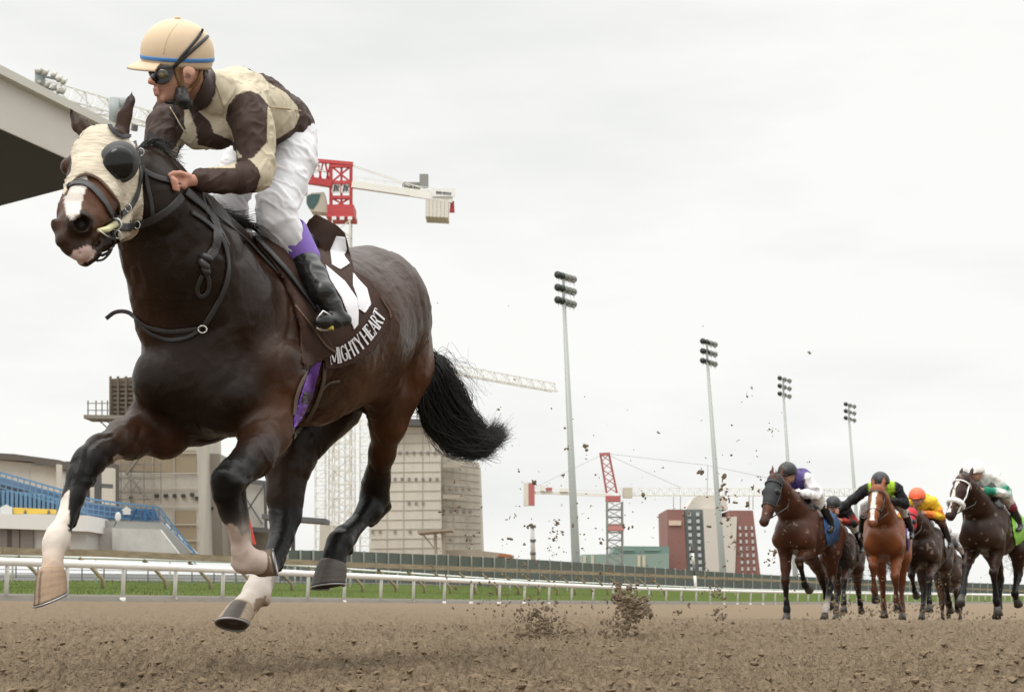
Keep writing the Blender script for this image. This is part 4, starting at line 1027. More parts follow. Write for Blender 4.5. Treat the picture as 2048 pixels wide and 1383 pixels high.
# folded front corner
fV, fF = DR3.patch([(560,540),(596,592),(632,646),(672,703),(640,722),(607,738),(600,700),(598,655),(586,610),(566,566)], 4.5, .010, .006)
mesh_obj('cloth_flap', fV, fF, brown, horse, True)
rim([(590,610),(622,652),(650,690),(671,704)], .007, mat('flap_edge', (.13,.075,.05), .8), 'flap_edge', D=Drape([(fV, fF),(CV,CF)]), off=.006)
rim([(761,594),(768,607),(778,622),(781,636)], .007, mat('flap_edge', ()) if False else _m['flap_edge'], 'flap_edge', D=DR3, off=.006)
# billowing upright flap behind the rider
def billow():
    poly = [(604,462),(618,440),(631,428),(652,438),(675,451),(690,466),(697,490),(699,512),(704,530),(704,560),(690,572),(655,560),(632,530),(616,500)]
    st_ = 4.; xs_ = np.arange(600,710,st_); ys_ = np.arange(424,576,st_); gx, gy = np.meshgrid(xs_, ys_, indexing='ij'); X, Y = gx.ravel(), gy.ravel(); ins = in_poly(X, Y, poly)
    P = np.stack([X, Y], 1); best = np.full(len(P), 1e9); bp = P.copy()
    for i in range(len(poly)):
        a = np.array(poly[i], float); b_ = np.array(poly[(i+1) % len(poly)], float); ab = b_-a; t = np.clip(((P-a) @ ab)/(ab @ ab), 0, 1); q_ = a+t[:, None]*ab; d = np.linalg.norm(P-q_, axis=1); m = d < best; best[m] = d[m]; bp[m] = q_[m]
    near = ~ins & (best < st_*1.45); P[near] = bp[near]; ok = ins | near; vid = -np.ones(len(P), int); vid[ok] = np.arange(ok.sum()); Q = P[ok]
    dd = 5.66 + .05*np.sin((Q[:,0]-600)/22.+(Q[:,1]-430)/40.) + ((Q[:,0]-650)/60.)**2*.04 + .03*(fbm(np.stack([Q[:,0]/18, Q[:,1]/30, Q[:,0]*0], 1), 3, 4)-.5)
    V = np.array([U(a, b_, c) for (a, b_), c in zip(Q, dd)]); F = []; ny = len(ys_)
    for i in range(len(xs_)-1):
        for j in range(ny-1):
            k = [i*ny+j, (i+1)*ny+j, (i+1)*ny+j+1, i*ny+j+1]
            if all(vid[z] >= 0 for z in k) and ins[k].any(): F.append([vid[z] for z in k])
    F = np.array(F); N_ = vnormals(V, F); c_ = np.array(CAMP)-V; sg = np.sign((N_*c_).sum(1))[:, None]; return shell(V, F, N_*sg, .007)
BV_, BF_ = billow(); mesh_obj('cloth_billow', BV_, BF_, brown, horse, True)
DR4 = Drape([(HV, HF), (CV, CF), (BV_, BF_)])
for poly in ([(673,472),(689,474),(692,498),(688,512),(699,527),(680,539),(663,529),(660,503)],
             [(650,530),(689,563),(713,597),(716,624),(715,649),(707,658),(696,631),(682,595),(660,560)],
             [(705,545),(716,559),(733,577),(741,608),(729,626),(716,617),(714,595),(705,570)]):
    v, f = DR4.patch(poly, 2.6, .006, .003); mesh_obj('saddle_number', v, f, wt, cloth, True)
# serif lettering along the lower hem
GL = {'M': [((0,0),(0,1),.09),((0,1),(.5,.1),.17),((.5,.1),(1,1),.08),((1,1),(1,0),.2)], 'I': [((.5,0),(.5,1),.22)],
 'G': [((.95,.8),(.7,.99),.1),((.7,.99),(.35,.97),.12),((.35,.97),(.08,.7),.16),((.08,.7),(.08,.3),.2),((.08,.3),(.35,.03),.16),((.35,.03),(.85,.1),.12),((.88,.08),(.88,.45),.18),((.6,.45),(1,.45),.08)],
 'H': [((.1,0),(.1,1),.2),((.9,0),(.9,1),.2),((.1,.52),(.9,.52),.1)], 'T': [((.5,0),(.5,1),.22),((0,.97),(1,.97),.1),((.02,.97),(.02,.78),.08),((.98,.97),(.98,.78),.08)],
 'Y': [((.5,0),(.5,.45),.2),((.5,.45),(.05,1),.2),((.5,.45),(.95,1),.1)], 'E': [((.15,0),(.15,1),.2),((.15,.97),(.9,.97),.1),((.15,.5),(.7,.5),.1),((.15,.03),(.95,.03),.1),((.9,.97),(.9,.8),.08),((.95,.03),(.95,.22),.08)],
 'A': [((.05,0),(.5,1),.1),((.5,1),(.95,0),.2),((.22,.35),(.78,.35),.09)], 'R': [((.12,0),(.12,1),.2),((.12,.97),(.6,.95),.1),((.6,.95),(.85,.75),.17),((.85,.75),(.6,.5),.14),((.6,.5),(.12,.5),.1),((.5,.5),(.95,0),.2)]}
SERIF = {'M': [(0,0),(0,1),(1,0),(1,1)], 'I': [(.5,0),(.5,1)], 'H': [(.1,0),(.1,1),(.9,0),(.9,1)], 'T': [(.5,0)], 'Y': [(.5,0),(.05,1),(.95,1)], 'A': [(.05,0),(.95,0)], 'R': [(.12,0),(.12,1),(.95,0)], 'E': [(.15,0),(.15,1)], 'G': []}
base = cr_spline([(660,727),(684,723),(706,712),(726,696),(744,676),(759,655),(770,632)], 10); base = np.array(base)
arc = np.concatenate([[0], np.cumsum(np.linalg.norm(np.diff(base, axis=0), axis=1))])
txt = 'MIGHTY HEART'; wd = {'M': 1.25, 'I': .5, ' ': .18, 'G': .95, 'H': 1.05, 'T': .9, 'Y': .9, 'E': .82, 'A': .95, 'R': .95}
tot = sum(wd[c] for c in txt) + .14*len(txt); sc_ = arc[-1]/tot; pos = 0
for ci, c in enumerate(txt):
    w_ = wd[c]*sc_; a0 = pos; pos += (wd[c]+.14)*sc_
    if c == ' ': continue
    H_ = 31-(ci/12.)*3; V = []; F = []
    def mp2(u, v):
        s0 = a0+u*w_; X = np.interp(s0, arc, base[:,0]); Y = np.interp(s0, arc, base[:,1]); X2 = np.interp(s0+3, arc, base[:,0]); Y2 = np.interp(s0+3, arc, base[:,1]); X1 = np.interp(s0-3, arc, base[:,0]); Y1 = np.interp(s0-3, arc, base[:,1])
        t = np.array([X2-X1, Y2-Y1]); t /= np.linalg.norm(t); n = np.array([t[1], -t[0]]); n = n*.72+np.array([.02,-.95])*.28; n/=np.linalg.norm(n); return (X+n[0]*v*H_, Y+n[1]*v*H_)
    strokes = list(GL[c]) + [((x-.17*(1 if c!='I' else 1.7), y), (x+.17*(1 if c!='I' else 1.7), y), .075) for x, y in SERIF[c]]
    for (p0, p1, th_) in strokes:
        p0 = np.array(p0, dtype=float); p1 = np.array(p1, dtype=float); asp = w_/H_
        dv = (p1-p0)*np.array([asp,1]); L_ = np.linalg.norm(dv); nv = np.array([-dv[1], dv[0]])/L_*th_/2*.62; nv[0] /= asp
        ns = max(2, int(L_*5))
        row_ = []
        for k in range(ns+1):
            f = k/ns; cpt = p0+(p1-p0)*f
            for sg in (-1, 1):
                X, Y = mp2(*(cpt+nv*sg)); hh = DR3.hit(X, Y, .0075)
                if hh is None: hh = (U(X, Y, 5.6), (CAMP-U(X,Y,5.6)).normalized())
                V.append(hh[0]); 
        b0 = len(V)-2*(ns+1)
        for k in range(ns): F.append((b0+2*k, b0+2*k+1, b0+2*k+3, b0+2*k+2))
    nV = len(V); off = (CAMP-Vector(V[0])).normalized()*-.002; V2 = V+[Vector(v)+off for v in V]; F2 = F+[tuple(i+nV for i in f[::-1]) for f in F]
    mesh_obj('letter', V2, F2, wt, cloth)
# girth
v, f = DR.patch([(625,724),(642,720),(632,758),(623,794),(603,834),(586,858),(587,837),(601,790),(612,754)], 3, .010, .004); girth = mesh_obj('girth', v, f, purple, horse, True)
v, f = DR.patch([(605,783),(624,783),(618,804),(600,808)], 3, .013, .004); mesh_obj('girth_band', v, f, leather, girth, True)
rim([(649,722),(645,765),(632,805),(611,845),(587,872)], .018, web, 'girth_strap', D=DR); rim([(617,734),(602,765),(592,794),(587,830)], .014, web, 'girth_strap', D=DR)
rim([(645,777),(653,768),(664,763),(678,761)], .009, web, 'girth_strap', D=DR)
# ---- hair
def hair(name, strands, material, parent, r0=.0018, nseg=9):
    V = []; F = []
    for pts in strands:
        P_ = cr_spline(pts[0], 4) if len(pts[0]) > 2 else pts[0]; rr = pts[1]; m = len(P_); b = len(V)
        for i, p in enumerate(P_):
            p = Vector(p); t = Vector(P_[min(i+1, m-1)])-Vector(P_[max(i-1, 0)]); x = t.cross(Vector((.3,.8,.2))).normalized(); y = t.cross(x).normalized(); r = rr*(1-.75*i/(m-1))
            V += [p+x*r, p-x*r*.5+y*r*.87, p-x*r*.5-y*r*.87]
        for i in range(m-1):
            for k in range(3): F.append((b+i*3+k, b+i*3+(k+1) % 3, b+(i+1)*3+(k+1) % 3, b+(i+1)*3+k))
    return mesh_obj(name, V, F, material, parent, True)
hairm = mat('black_hair', (.007,.0065,.006), .38, spec=.6)
r = random.Random(11); st = []
for i in range(2300):
    s = r.random(); g = lambda k: r.gauss(0, k); lk = int(s*26); lr = random.Random(lk*7+1); lo1, lo2, lo3 = lr.gauss(0,9), lr.gauss(0,11), lr.gauss(0,10); ss = (lk+.5+(s*26-lk-.5)*.55)/26
    lp = lambda a, b_: (a[0]+(b_[0]-a[0])*ss, a[1]+(b_[1]-a[1])*ss)
    root = lp((866,706),(842,770)); m1 = lp((893,728),(836,806)); m2 = lp((925,785),(856,856)); m3 = lp((945,838),(900,898)); m4 = lp((972,872),(950,908)); e = (996+lo1*.8, 868+lo2*.8)
    dd = 6.35+g(.05)
    P_ = [U(root[0]+g(2.5), root[1]+g(4), 6.26), U(m1[0]+g(4), m1[1]+g(5), dd), U(m2[0]+g(6)+lo1*.4, m2[1]+g(6)+lo2*.3, dd+.05), U(m3[0]+g(8)+lo3*.6, m3[1]+g(7)+lo1*.5, dd+.1), U(m4[0]+g(9)+lo2*.6, m4[1]+g(7)+lo3*.5, dd+.12), U(e[0]+g(9), e[1]+g(9)-abs(g(8)), dd+.14)]
    c_ = r.random()
    if c_ < .25: P_ = P_[:5]
    if c_ < .07: P_ = P_[:4]
    st.append((P_, .0014))
for i in range(190):
    g = lambda k: r.gauss(0, k); s = r.random()
    P_ = [U(866+g(3)-s*20, 708+g(6)+s*60, 6.26), U(898+g(8)-s*45, 716+g(10)+s*95, 6.35), U(930+g(20)-s*60, 742+g(26)+s*115, 6.4)]
    if r.random() < .6: P_.append(U(958+g(20)-s*55, 775+g(36)+s*112, 6.45))
    st.append((P_, .0012))
for i in range(80):
    g = lambda k: r.gauss(0, k); a = r.uniform(.3,1); st.append(([U(880+70*a+g(8), 860+36*a+g(8), 6.45), U(905+75*a+g(8), 885+28*a+g(6), 6.48), U(930+70*a+g(14), 905+12*a+g(12), 6.5)], .0012))
hair('tail', st, hairm, horse)
st = []
for i in range(800):
    t = r.random(); g = lambda k: r.gauss(0, k); cx = 283+t*200; cy = 283+t*172 if t < .3 else 300+(t-.1)*185
    cy = np.interp(cx, [283,334,398,458,500], [286,346,405,448,470]); dd = np.interp(cx, [283,500], [4.74,5.3]); L_ = r.uniform(20,52)*(.55+.75*math.exp(-((cx-300)/22)**2)+.9*math.exp(-((cx-462)/26)**2))
    a = r.uniform(-.25,.5)
    st.append(([U(cx-6+g(3), cy+10, dd), U(cx+L_*.4, cy-8+L_*.15*a, dd+.02), U(cx+L_*1.05+g(4), cy-6+L_*a+g(3), dd+.05)], .0018))
hair('mane', st, hairm, horse)
st = []
for i in range(60):
    g = lambda k: r.gauss(0, k); st.append(([U(150+g(4), 965+g(12), 4.62), U(140+g(4), 972+g(8), 4.64), U(131+g(5), 984+g(8), 4.66)], .0010))
hair('leg_feather', st, hairm, horse)
# saddle
s = SDF(.007, AX); s.chain([q(512,490,5.4,14), q(560,482,5.5,20), q(610,488,5.65,22), q(640,505,5.75,18)], .03); s.cone(q(560,500,5.42,1)[0], q(600,560,5.4,1)[0], .05, .04, .03)
v, f, c = s.mesh(2); saddle = mesh_obj('saddle', v, f, leather, horse, True)
# ------------------------------------------------------------ the leading jockey
jock = thing('person', U(560,600,5.45), 'jockey in tan and brown silks and tan helmet crouched over the leading dark horse', 'person')
_bt = Drape([(HV, HF), (CV, CF)])
def ds(px, py, gap=0.):
    h = _bt.hit(px, py, 0.); return (PX([h[0]])[2][0] if h else 5.3)-gap
D1 = min(5.26, ds(553,470,.06)); D2 = ds(598,500,.105); D3 = ds(640,570,.10); D4 = ds(664,612,.085); D5 = ds(640,642,.075)
print('leg depths', D1, D2, D3, D4, D5)
SKN = (.42,.225,.155); SKN2 = (.47,.235,.165)
def wrinkle(V, F, amp, fr, st, seed=0):
    N = vnormals(V, F); f = 1-np.abs(2*fbm(V*np.array(st)*fr+30, 2, seed)-1); return V+N*((f**2-.5)*amp)[:, None]
JX = np.eye(3)
def crease(V, F, amp, fr, st, seed=0):
    q_ = V @ np.array([[.8,.1,.6],[0,1,0],[-.6,0,.8]]); N = vnormals(V, F); f = 1-np.abs(2*fbm(q_*np.array(st)*fr+30, 2, seed)-1); return V+N*(np.clip(f-.78, 0, .22)*amp*3.2)[:, None]
# body: one continuous skin surface
s = SDF(.0045, JX)
s.ball(*q(352,122,4.88,50,), .02, SKN).cone(q(332,148,4.85,1)[0], q(330,180,4.84,1)[0], pr(31,4.85), pr(20,4.84), .015, SKN)
s.ball(*q(340,165,4.845,27), .015, SKN).cone(q(328,193,4.83,1)[0], q(360,186,4.86,1)[0], pr(11,4.83), pr(17,4.86), .012, SKN).ball(*q(322,198,4.815,8.5), .008, SKN)
s.cone(q(309,146,4.80,1)[0], q(301,163,4.785,1)[0], pr(4.5,4.8), pr(5.5,4.8), .006, SKN2).ball(*q(306,166,4.79,5), .005, SKN2).ball(*q(299,164,4.785,4), .004, SKN2)
s.ball(*q(312,179,4.795,6.5), .004, (.42,.19,.15)).ball(*q(313.5,187,4.797,6.5), .004, (.42,.19,.15))
s.cone(q(300,183.3,4.77,1)[0], q(322,184,4.77,1)[0], .0025, .0025, .003, SKN, cut=True)
s.cone(U(378,144,4.797), U(376,163,4.80), pr(13,4.8), pr(8,4.8), .006, SKN, (Vector((.35,-1,.1)), .42))
s.cone(U(374,147,4.779), U(374,158,4.782), pr(6.5,4.8), pr(4,4.8), .004, SKN2, cut=True)
s.chain([q(378,150,4.9,33,SKN), q(400,183,4.97,29,SKN), q(420,208,5.06,24,SKN)], .02)
s.chain([q(445,220,5.14,40,SKN), q(510,228,5.3,46,SKN), q(575,255,5.48,30,SKN)], .03)
s.cone(q(345,225,5.17,1)[0], q(488,210,5.08,1)[0], pr(28,5.1), pr(30,5.1), .03, SKN)
s.chain([q(492,215,5.07,28,SKN), q(512,290,5.02,22,SKN), q(514,350,4.97,19,SKN), q(450,362,4.86,16,SKN), q(404,361,4.785,11,SKN)], .02)
s.chain([q(345,230,5.17,28,SKN), q(325,285,5.05,22,SKN), q(320,330,4.98,16,SKN), q(330,352,4.93,12,SKN)], .02)
s.chain([q(585,290,5.45,24,SKN), q(560,400,5.28,30,SKN), q(553,438,D1,28,SKN), q(598,495,D2+.01,15,SKN), q(640,570,D3+.01,11,SKN), q(664,610,D4+.01,9,SKN), q(655,641,D5+.01,6,SKN)], .02)
s.chain([q(530,270,5.52,32,SKN), q(470,370,5.44,28,SKN), q(454,415,5.40,26,SKN), q(478,480,5.52,15,SKN), q(520,570,5.7,11,SKN), q(545,620,5.8,9,SKN), q(538,644,5.76,6,SKN)], .02)
# left fist round the reins
s.cone(q(398,360,4.775,1)[0], q(371,361,4.74,1)[0], pr(11,4.78), pr(13.5,4.74), .01, SKN2)
s.cone(q(372,354,4.74,1)[0], q(366,371,4.725,1)[0], pr(10,4.74), pr(9,4.73), .008, SKN2)
for k in range(4):
    a = (361-k*.5, 352+k*6.6, 4.725-.004*k); s.chain([q(*a, 5.2, SKN2), q(348+k*1.3, 352+k*7.2, 4.70, 5.1, SKN2), q(344+k*2, 357+k*7, 4.685, 4.7, SKN2), q(352+k*1.5, 361+k*6.3, 4.68, 4.4, SKN2)], .0022)
s.chain([q(376,352,4.73,6.5,SKN2), q(361,346.5,4.71,5.8,SKN2), q(348,346.5,4.69,5.2,SKN2), q(339,350,4.685,4.6,SKN2)], .004)
for k in range(4): s.chain([q(326-k, 350+k*6, 4.92, 5, SKN2), q(316+k, 352+k*6, 4.90, 5, SKN2), q(320+k, 359+k*6, 4.88, 4.4, SKN2)], .0022)
s.cone(q(330,352,4.93,1)[0], q(326,362,4.92,1)[0], pr(13,4.93), pr(12,4.92), .01, SKN2).chain([q(332,346,4.9,6,SKN2), q(320,343,4.89,5.2,SKN2), q(312,346,4.88,4.6,SKN2)], .004)
JV, JF, JC = s.mesh(1, .008)
JV = disp(JV, JF, .0008, 90, 3, 2)
jpx, jpy, jd = PX(JV)
paint3(JV, JC, U(375,152,4.785), .010, (.20,.085,.06)); JC *= (.80+.38*fbm(JV*28, 3, 8))[:, None]
skin = mat('skin', (1,1,1), .55, attr=True, bump=(220,.25,.001), spec=.35); skin.node_tree.nodes['Principled BSDF'].inputs['Subsurface Weight'].default_value = .08
skin.node_tree.nodes['Principled BSDF'].inputs['Subsurface Radius'].default_value = (.01,.004,.002)
mesh_obj('body', JV, JF, skin, jock, True, JC)
# jacket
TN = (.52,.455,.335); BW = (.050,.028,.022)
s = SDF(.004, JX)
s.chain([q(432,210,5.12,66,TN), q(470,213,5.2,70,TN), q(515,225,5.32,68,TN), q(560,243,5.46,54,TN), q(577,248,5.5,47,BW)], .03)
s.ball(*q(440,192,5.03,45), .02, TN)
s.ball(*q(410,180,5.08,38), .03, TN).cone(q(352,222,5.17,1)[0], q(486,212,5.08,1)[0], pr(36,5.15), pr(42,5.08), .04, TN)
s.chain([q(493,218,5.06,43,BW), q(503,255,5.035,39,BW), q(509,292,5.01,34,BW), q(512,326,4.985,31,TN), q(512,349,4.965,29.5,BW), q(482,357,4.91,27,BW), q(448,361,4.855,22,BW), q(405,361,4.79,16.5,BW)], .022)
s.ball(*q(524,330,4.99,16), .02, TN).ball(*q(400,361,4.785,16.5), .006, BW)
s.chain([q(350,226,5.17,38,BW), q(338,255,5.12,37,BW), q(325,284,5.06,30,BW), q(318,310,5.02,27,TN), q(324,335,4.96,22,TN)], .02)
s.ball(*q(395,262,5.06,34), .03, TN).ball(*q(430,265,5.05,32), .03, BW)
AV, AF, AC = s.mesh(2, .006)
AV = wrinkle(AV, AF, .008, 7, (1.0,1.,.55), 3); AV = crease(AV, AF, .010, 10, (1,1,.5), 9); AV = crease(AV, AF, .006, 23, (1,1,.6), 19)
px, py, d = PX(AV); AC[:] = TN
nf = d < 5.22
def pj(poly, col, e=.3, f=None): paint(AV, AC, poly, col, e, f)
arm = d < 5.12
pj([(280,150),(366,192),(369,230),(368,262),(352,292),(343,302),(290,287),(280,250)], BW, .3, d > 4.9)
pj([(300,262),(345,290),(340,304),(290,282)], (.012,.010,.010), .4, d > 4.9)
pj([(372,205),(400,226),(420,244),(428,266),(470,284),(476,320),(440,300),(396,290),(392,256)], BW, 1, None)
pj([(345,205),(352,215),(372,258),(360,262),(340,230)], (.012,.010,.010), 1, None)
pj([(500,181),(520,190),(538,212),(534,240),(534,262),(533,285),(520,300),(505,317),(488,318),(472,298),(463,262),(452,240),(455,214),(472,190)], BW, .3, d < 5.2)
pj([(380,330),(420,336),(470,336),(474,318),(487,313),(503,322),(517,338),(521,352),(514,378),(500,395),(380,390)], BW, .3, d < 5.1)
pj([(412,120),(416,133),(473,138),(500,147),(523,156),(572,186),(594,212),(599,232),(590,255),(560,275),(537,284),(537,300),(640,290),(640,160),(520,120)], BW, .3, d > 5.2)
AC *= (.9+.2*fbm(AV*9, 3, 3))[:, None]
silk = mat('silk', (1,1,1), .62, attr=True, bump=(26,.55,.008), spec=.25, stretch=(1,1,.45)); mesh_obj('jacket', AV, AF, silk, jock, True, AC)
DJ = Drape([(JV, JF), (AV, AF)])
v, f = DJ.patch([(406,133),(420,133),(431,150),(431,186),(417,210),(392,224),(374,216),(386,203),(400,180),(408,158)], 2.4, .008, .006)
mesh_obj('collar', v, f, mat('collar_brown', (.045,.026,.022), .7, bump=(40,.4,.004)), jock, True)
mb = MB(); a_, b2_ = U(334,262,5.11), U(319,312,5.02); n_ = (b2_-a_).normalized()
for k in range(4): mb.tube(ringpts(a_.lerp(b2_, .38+.11*k), n_, .0585-.001*k, .0585-.001*k, m=28), .0042, 6)
mb.build('elastic_band', leather, jock, True)
seam = mat('seam', (.42,.34,.20), .7); mb = MB()
for p in ([(537,214),(570,217),(601,222)],[(416,135),(428,160),(440,190),(448,215)],[(536,215),(535,250),(534,285)],[(340,215),(355,240),(372,266)]): DJ.strap(mb, p, .004, .002, .003, 5, 5.1)
mb.build('seam', seam, jock, True)
# breeches
WH = (.78,.77,.79)
s = SDF(.0055, JX)
s.chain([q(585,268,5.5,48,WH), q(584,320,5.41,45,WH), q(569,370,5.33,43,WH), q(553,412,D1+.01,39,WH), q(553,440,D1,36,WH), q(577,468,(D1+D2)/2,31,WH), q(592,488,D2,27,WH)], .02)
s.ball(*q(602,295,5.45,28), .03, WH).ball(*q(545,262,5.52,46), .04, WH)
s.chain([q(525,272,5.53,42,WH), q(492,320,5.48,40,WH), q(464,378,5.43,38,WH), q(452,412,5.40,35,WH), q(474,470,5.50,27,WH)], .02)
v, f, c = s.mesh(2); v = crease(v, f, .011, 9, (.7,.8,1.2), 12); v = crease(v, f, .007, 21, (.6,.7,1.2), 4); v = disp(v, f, .003, 7, 9, 2)
mesh_obj('breeches', v, f, mat('white_breeches', (.74,.735,.76), .55, bump=(16,.35,.006), spec=.3, stretch=(.5,.6,1.3)), jock, True); PV_, PF_ = v, f
s = SDF(.0045, JX); s.cone(q(581,467,D2+.01,1)[0], q(610,515,D2-.0,1)[0], pr(37,5.2), pr(31,5.2), .01)
s.cone(q(560,430,D1,1)[0], q(571,447,D1,1)[0], pr(42,5.28), pr(34,5.28), .004, cut=True)
v, f, c = s.mesh(2); mesh_obj('leg_band', v, f, mat('band_purple', (.20,.11,.44), .6, bump=(80,.4,.002), var=(14,.3,(.16,.085,.36))), jock, True)
def boot(pts, foot):
    s = SDF(.0045, JX); s.chain(pts, .012); s.chain(foot, .012); v, f, c = s.mesh(1); v = wrinkle(v, f, .004, 22, (.6,.6,1.3), 6)
    return mesh_obj('boot', v, f, mat('boot_leather', (.012,.012,.012), .26, bump=(16,.5,.008), spec=.5), jock, True)
boot([q(607,515,D2,28), q(625,548,(D2+D3)/2,26.5), q(645,584,D3,23), q(663,612,D4,20), q(673,630,D4,19)], [q(688,640,D4+.01,16), q(668,641,D4-.02,16), q(648,642,D5,14.5), q(636,643,D5-.02,10)])
boot([q(482,490,5.53,27), q(505,545,5.65,24), q(538,612,5.79,19), q(545,630,5.8,18)], [q(556,640,5.83,15), q(536,645,5.76,14), q(522,648,5.72,10)])
mb = MB(); mb.tube([U(632,655,D5-.02), U(640,659,D5), U(655,659,D5+.02), U(672,655,D5+.03)], .006, 6); mb.tube([U(632,655,D5-.02), U(634,636,D5-.03), U(646,622,D5-.03), U(660,630,D5), U(672,655,D5+.03)], .0045, 6); mb.build('stirrup', metal, horse, True)
mb = MB(); mb.box(U(652,656,D5+.01), (.055,.03,.010)); mb.build('stirrup_pad', mat('pad_yellow', (.6,.45,.08), .6), horse)
DL = Drape([(HV, HF), (CV, CF)]); mb = MB(); DL.strap(mb, [(508,472),(530,495),(552,519),(584,556),(612,592),(634,622)], .022, .004, .012, 6, 5.4); mb.build('stirrup_leather', leather, horse, True)
# helmet
up = Vector((.06,-.42,.90)).normalized(); fw = Vector((-.94,-.33,-.10)); fw = (fw-up*fw.dot(up)).normalized(); sdv = up.cross(fw)
hc = U(355,106,4.88); LR, WR, HR = .122, .102, .113
def hp(az, el, k=1.): return hc + (fw*(LR*math.cos(az)*math.cos(el)) + sdv*(WR*math.sin(az)*math.cos(el)) + up*(HR*math.sin(el)))*k
def hel(name, e0, e1, k, th, m, n=56, rings=16, az0=0, az1=2*math.pi, parent=jock, ef=None):
    V = []; F = []; full = az1-az0 > 6.2; cnt_ = n if full else n+1
    for kk in (k, k-th):
        for i in range(rings+1):
            for j in range(cnt_):
                az = az0+(az1-az0)*j/n; lo_ = ef(az) if ef else e0; V.append(hp(az, lo_+(e1-lo_)*i/rings, kk))
    h_ = (rings+1)*cnt_
    for i in range(rings):
        for j in range(n):
            j2 = (j+1) % cnt_; F += [(i*cnt_+j, i*cnt_+j2, (i+1)*cnt_+j2, (i+1)*cnt_+j), (h_+i*cnt_+j, h_+(i+1)*cnt_+j, h_+(i+1)*cnt_+j2, h_+i*cnt_+j2)]
    for j in range(n):
        j2 = (j+1) % cnt_; F += [(j, h_+j, h_+j2, j2), (rings*cnt_+j, rings*cnt_+j2, h_+rings*cnt_+j2, h_+rings*cnt_+j)]
    return mesh_obj(name, V, F, m, parent, True)
helm_m = mat('helmet_cloth', (.66,.51,.35), .6, bump=(12,.3,.006), var=(5,.25,(.58,.44,.30)), spec=.3)
ef = lambda az: -.30 - .16*(.5-.5*math.cos(az))
helmet = hel('helmet', -.3, math.pi/2, 1., .06, helm_m, rings=22, ef=ef)
hel('helmet_band', -.20, -.09, 1.02, .03, mat('band_blue', (.06,.22,.52), .5), rings=3, parent=helmet)
V = []; F = []; n = 30
for i, (ex, dz) in enumerate(((0,0),(.35,-.006),(.7,-.014),(1.,-.022))):
    for j in range(n+1):
        az = -.98+1.96*j/n; b0 = hp(az, -.26, .985); o_ = (fw*math.cos(az)+sdv*math.sin(az)*.6).normalized(); V.append(b0+o_*(.050*ex*math.cos(az*1.15)**.6 if abs(az*1.15) < 1.57 else 0)+up*dz)
for i in range(3):
    for j in range(n): F.append((i*(n+1)+j, i*(n+1)+j+1, (i+1)*(n+1)+j+1, (i+1)*(n+1)+j))
nv = len(V); V += [v-up*.006 for v in V]; F += [tuple(z+nv for z in f_[::-1]) for f_ in F]
F += [(3*(n+1)+j, 3*(n+1)+j+1, nv+3*(n+1)+j+1, nv+3*(n+1)+j) for j in range(n)]
mesh_obj('brim', V, F, helm_m, helmet, True)
mb = MB(); mb.ell(hp(0, math.pi/2, 1.0), (.012,.012,.006), 12); mb.build('button', helm_m, helmet, True)
me_h = helmet.data; hv = np.array([v.co[:] for v in me_h.vertices])+np.array(wloc(jock)); hf = np.array([list(p.vertices) for p in me_h.polygons])
DH = Drape([(hv, hf), (JV, JF)])
mb = MB(); DH.strap(mb, [(406,58),(398,72),(382,92),(366,110),(352,128),(344,136)], .010, .003, .004, 6, 4.8); DH.strap(mb, [(415,73),(404,84),(386,100),(370,114),(356,126),(346,137)], .010, .003, .004, 6, 4.8); mb.build('goggle_strap', leather, helmet, True)
mb = MB(); DH.strap(mb, [(362,40),(343,62),(332,85),(327,108)], .003, .0003, .0006, 8, 4.8); mb.build('seam', mat('helmet_seam', (.56,.42,.26), .7), helmet, True)
# goggles, ear strap, chin cup
v, f = DJ.patch([(297,136),(312,134),(330,133),(346,133),(347,148),(340,162),(326,169),(314,167),(306,158),(300,152),(297,144)], 1.4, .012, .014, 4.80); gog = mesh_obj('goggles', v, f, mat('goggle_frame', (.012,.012,.013), .35), jock, True)
DG = Drape([(v, f)]); 
hh = DG.hit(324,150,0.); cn2 = ((CAMP-hh[0]).normalized()+Vector((-.35,0,-.05))).normalized(); hh = (hh[0]-cn2*.003, hh[1]); V, F = dome(hh[0]+cn2*.001, cn2, .022, .019, .007); mesh_obj('lens', V, F, mat('lens', (.055,.045,.03), .08, coat=.5), gog, True)
V, F = dome(hh[0]+cn2*.006, cn2, .009, .008, .003); mesh_obj('vent', V, F, mat('vent_brass', (.16,.11,.04), .4), gog, True)
strapm = mat('harness_tan', (.19,.10,.035), .6); mb = MB()
DJ.strap(mb, [(354,134),(356,150),(361,168),(368,180)], .020, .004, .006, 5, 4.8); DJ.strap(mb, [(402,140),(396,160),(384,174),(371,184)], .012, .004, .006, 5, 4.8); mb.build('ear_strap', strapm, jock, True)
s = SDF(.004, JX); s.chain([q(362,183,4.83,12), q(364,198,4.83,15), q(368,210,4.85,11)], .01); s.cone(q(350,204,4.84,1)[0], q(332,203,4.83,1)[0], pr(7,4.84), pr(4.5,4.83), .008); s.ball(*q(375,205,4.86,11), .01)
v, f, c = s.mesh(1); v = disp(v, f, .005, 60, 3); mesh_obj('chin_cup', v, f, leather, jock, True)
# hair under the helmet rim
s = SDF(.004, JX); s.chain([q(388,128,4.90,22), q(398,138,4.93,18), q(400,152,4.95,11)], .01); v, f, c = s.mesh(1); v = disp(v, f, .003, 80, 3); mesh_obj('hair', v, f, hairm, jock, True)
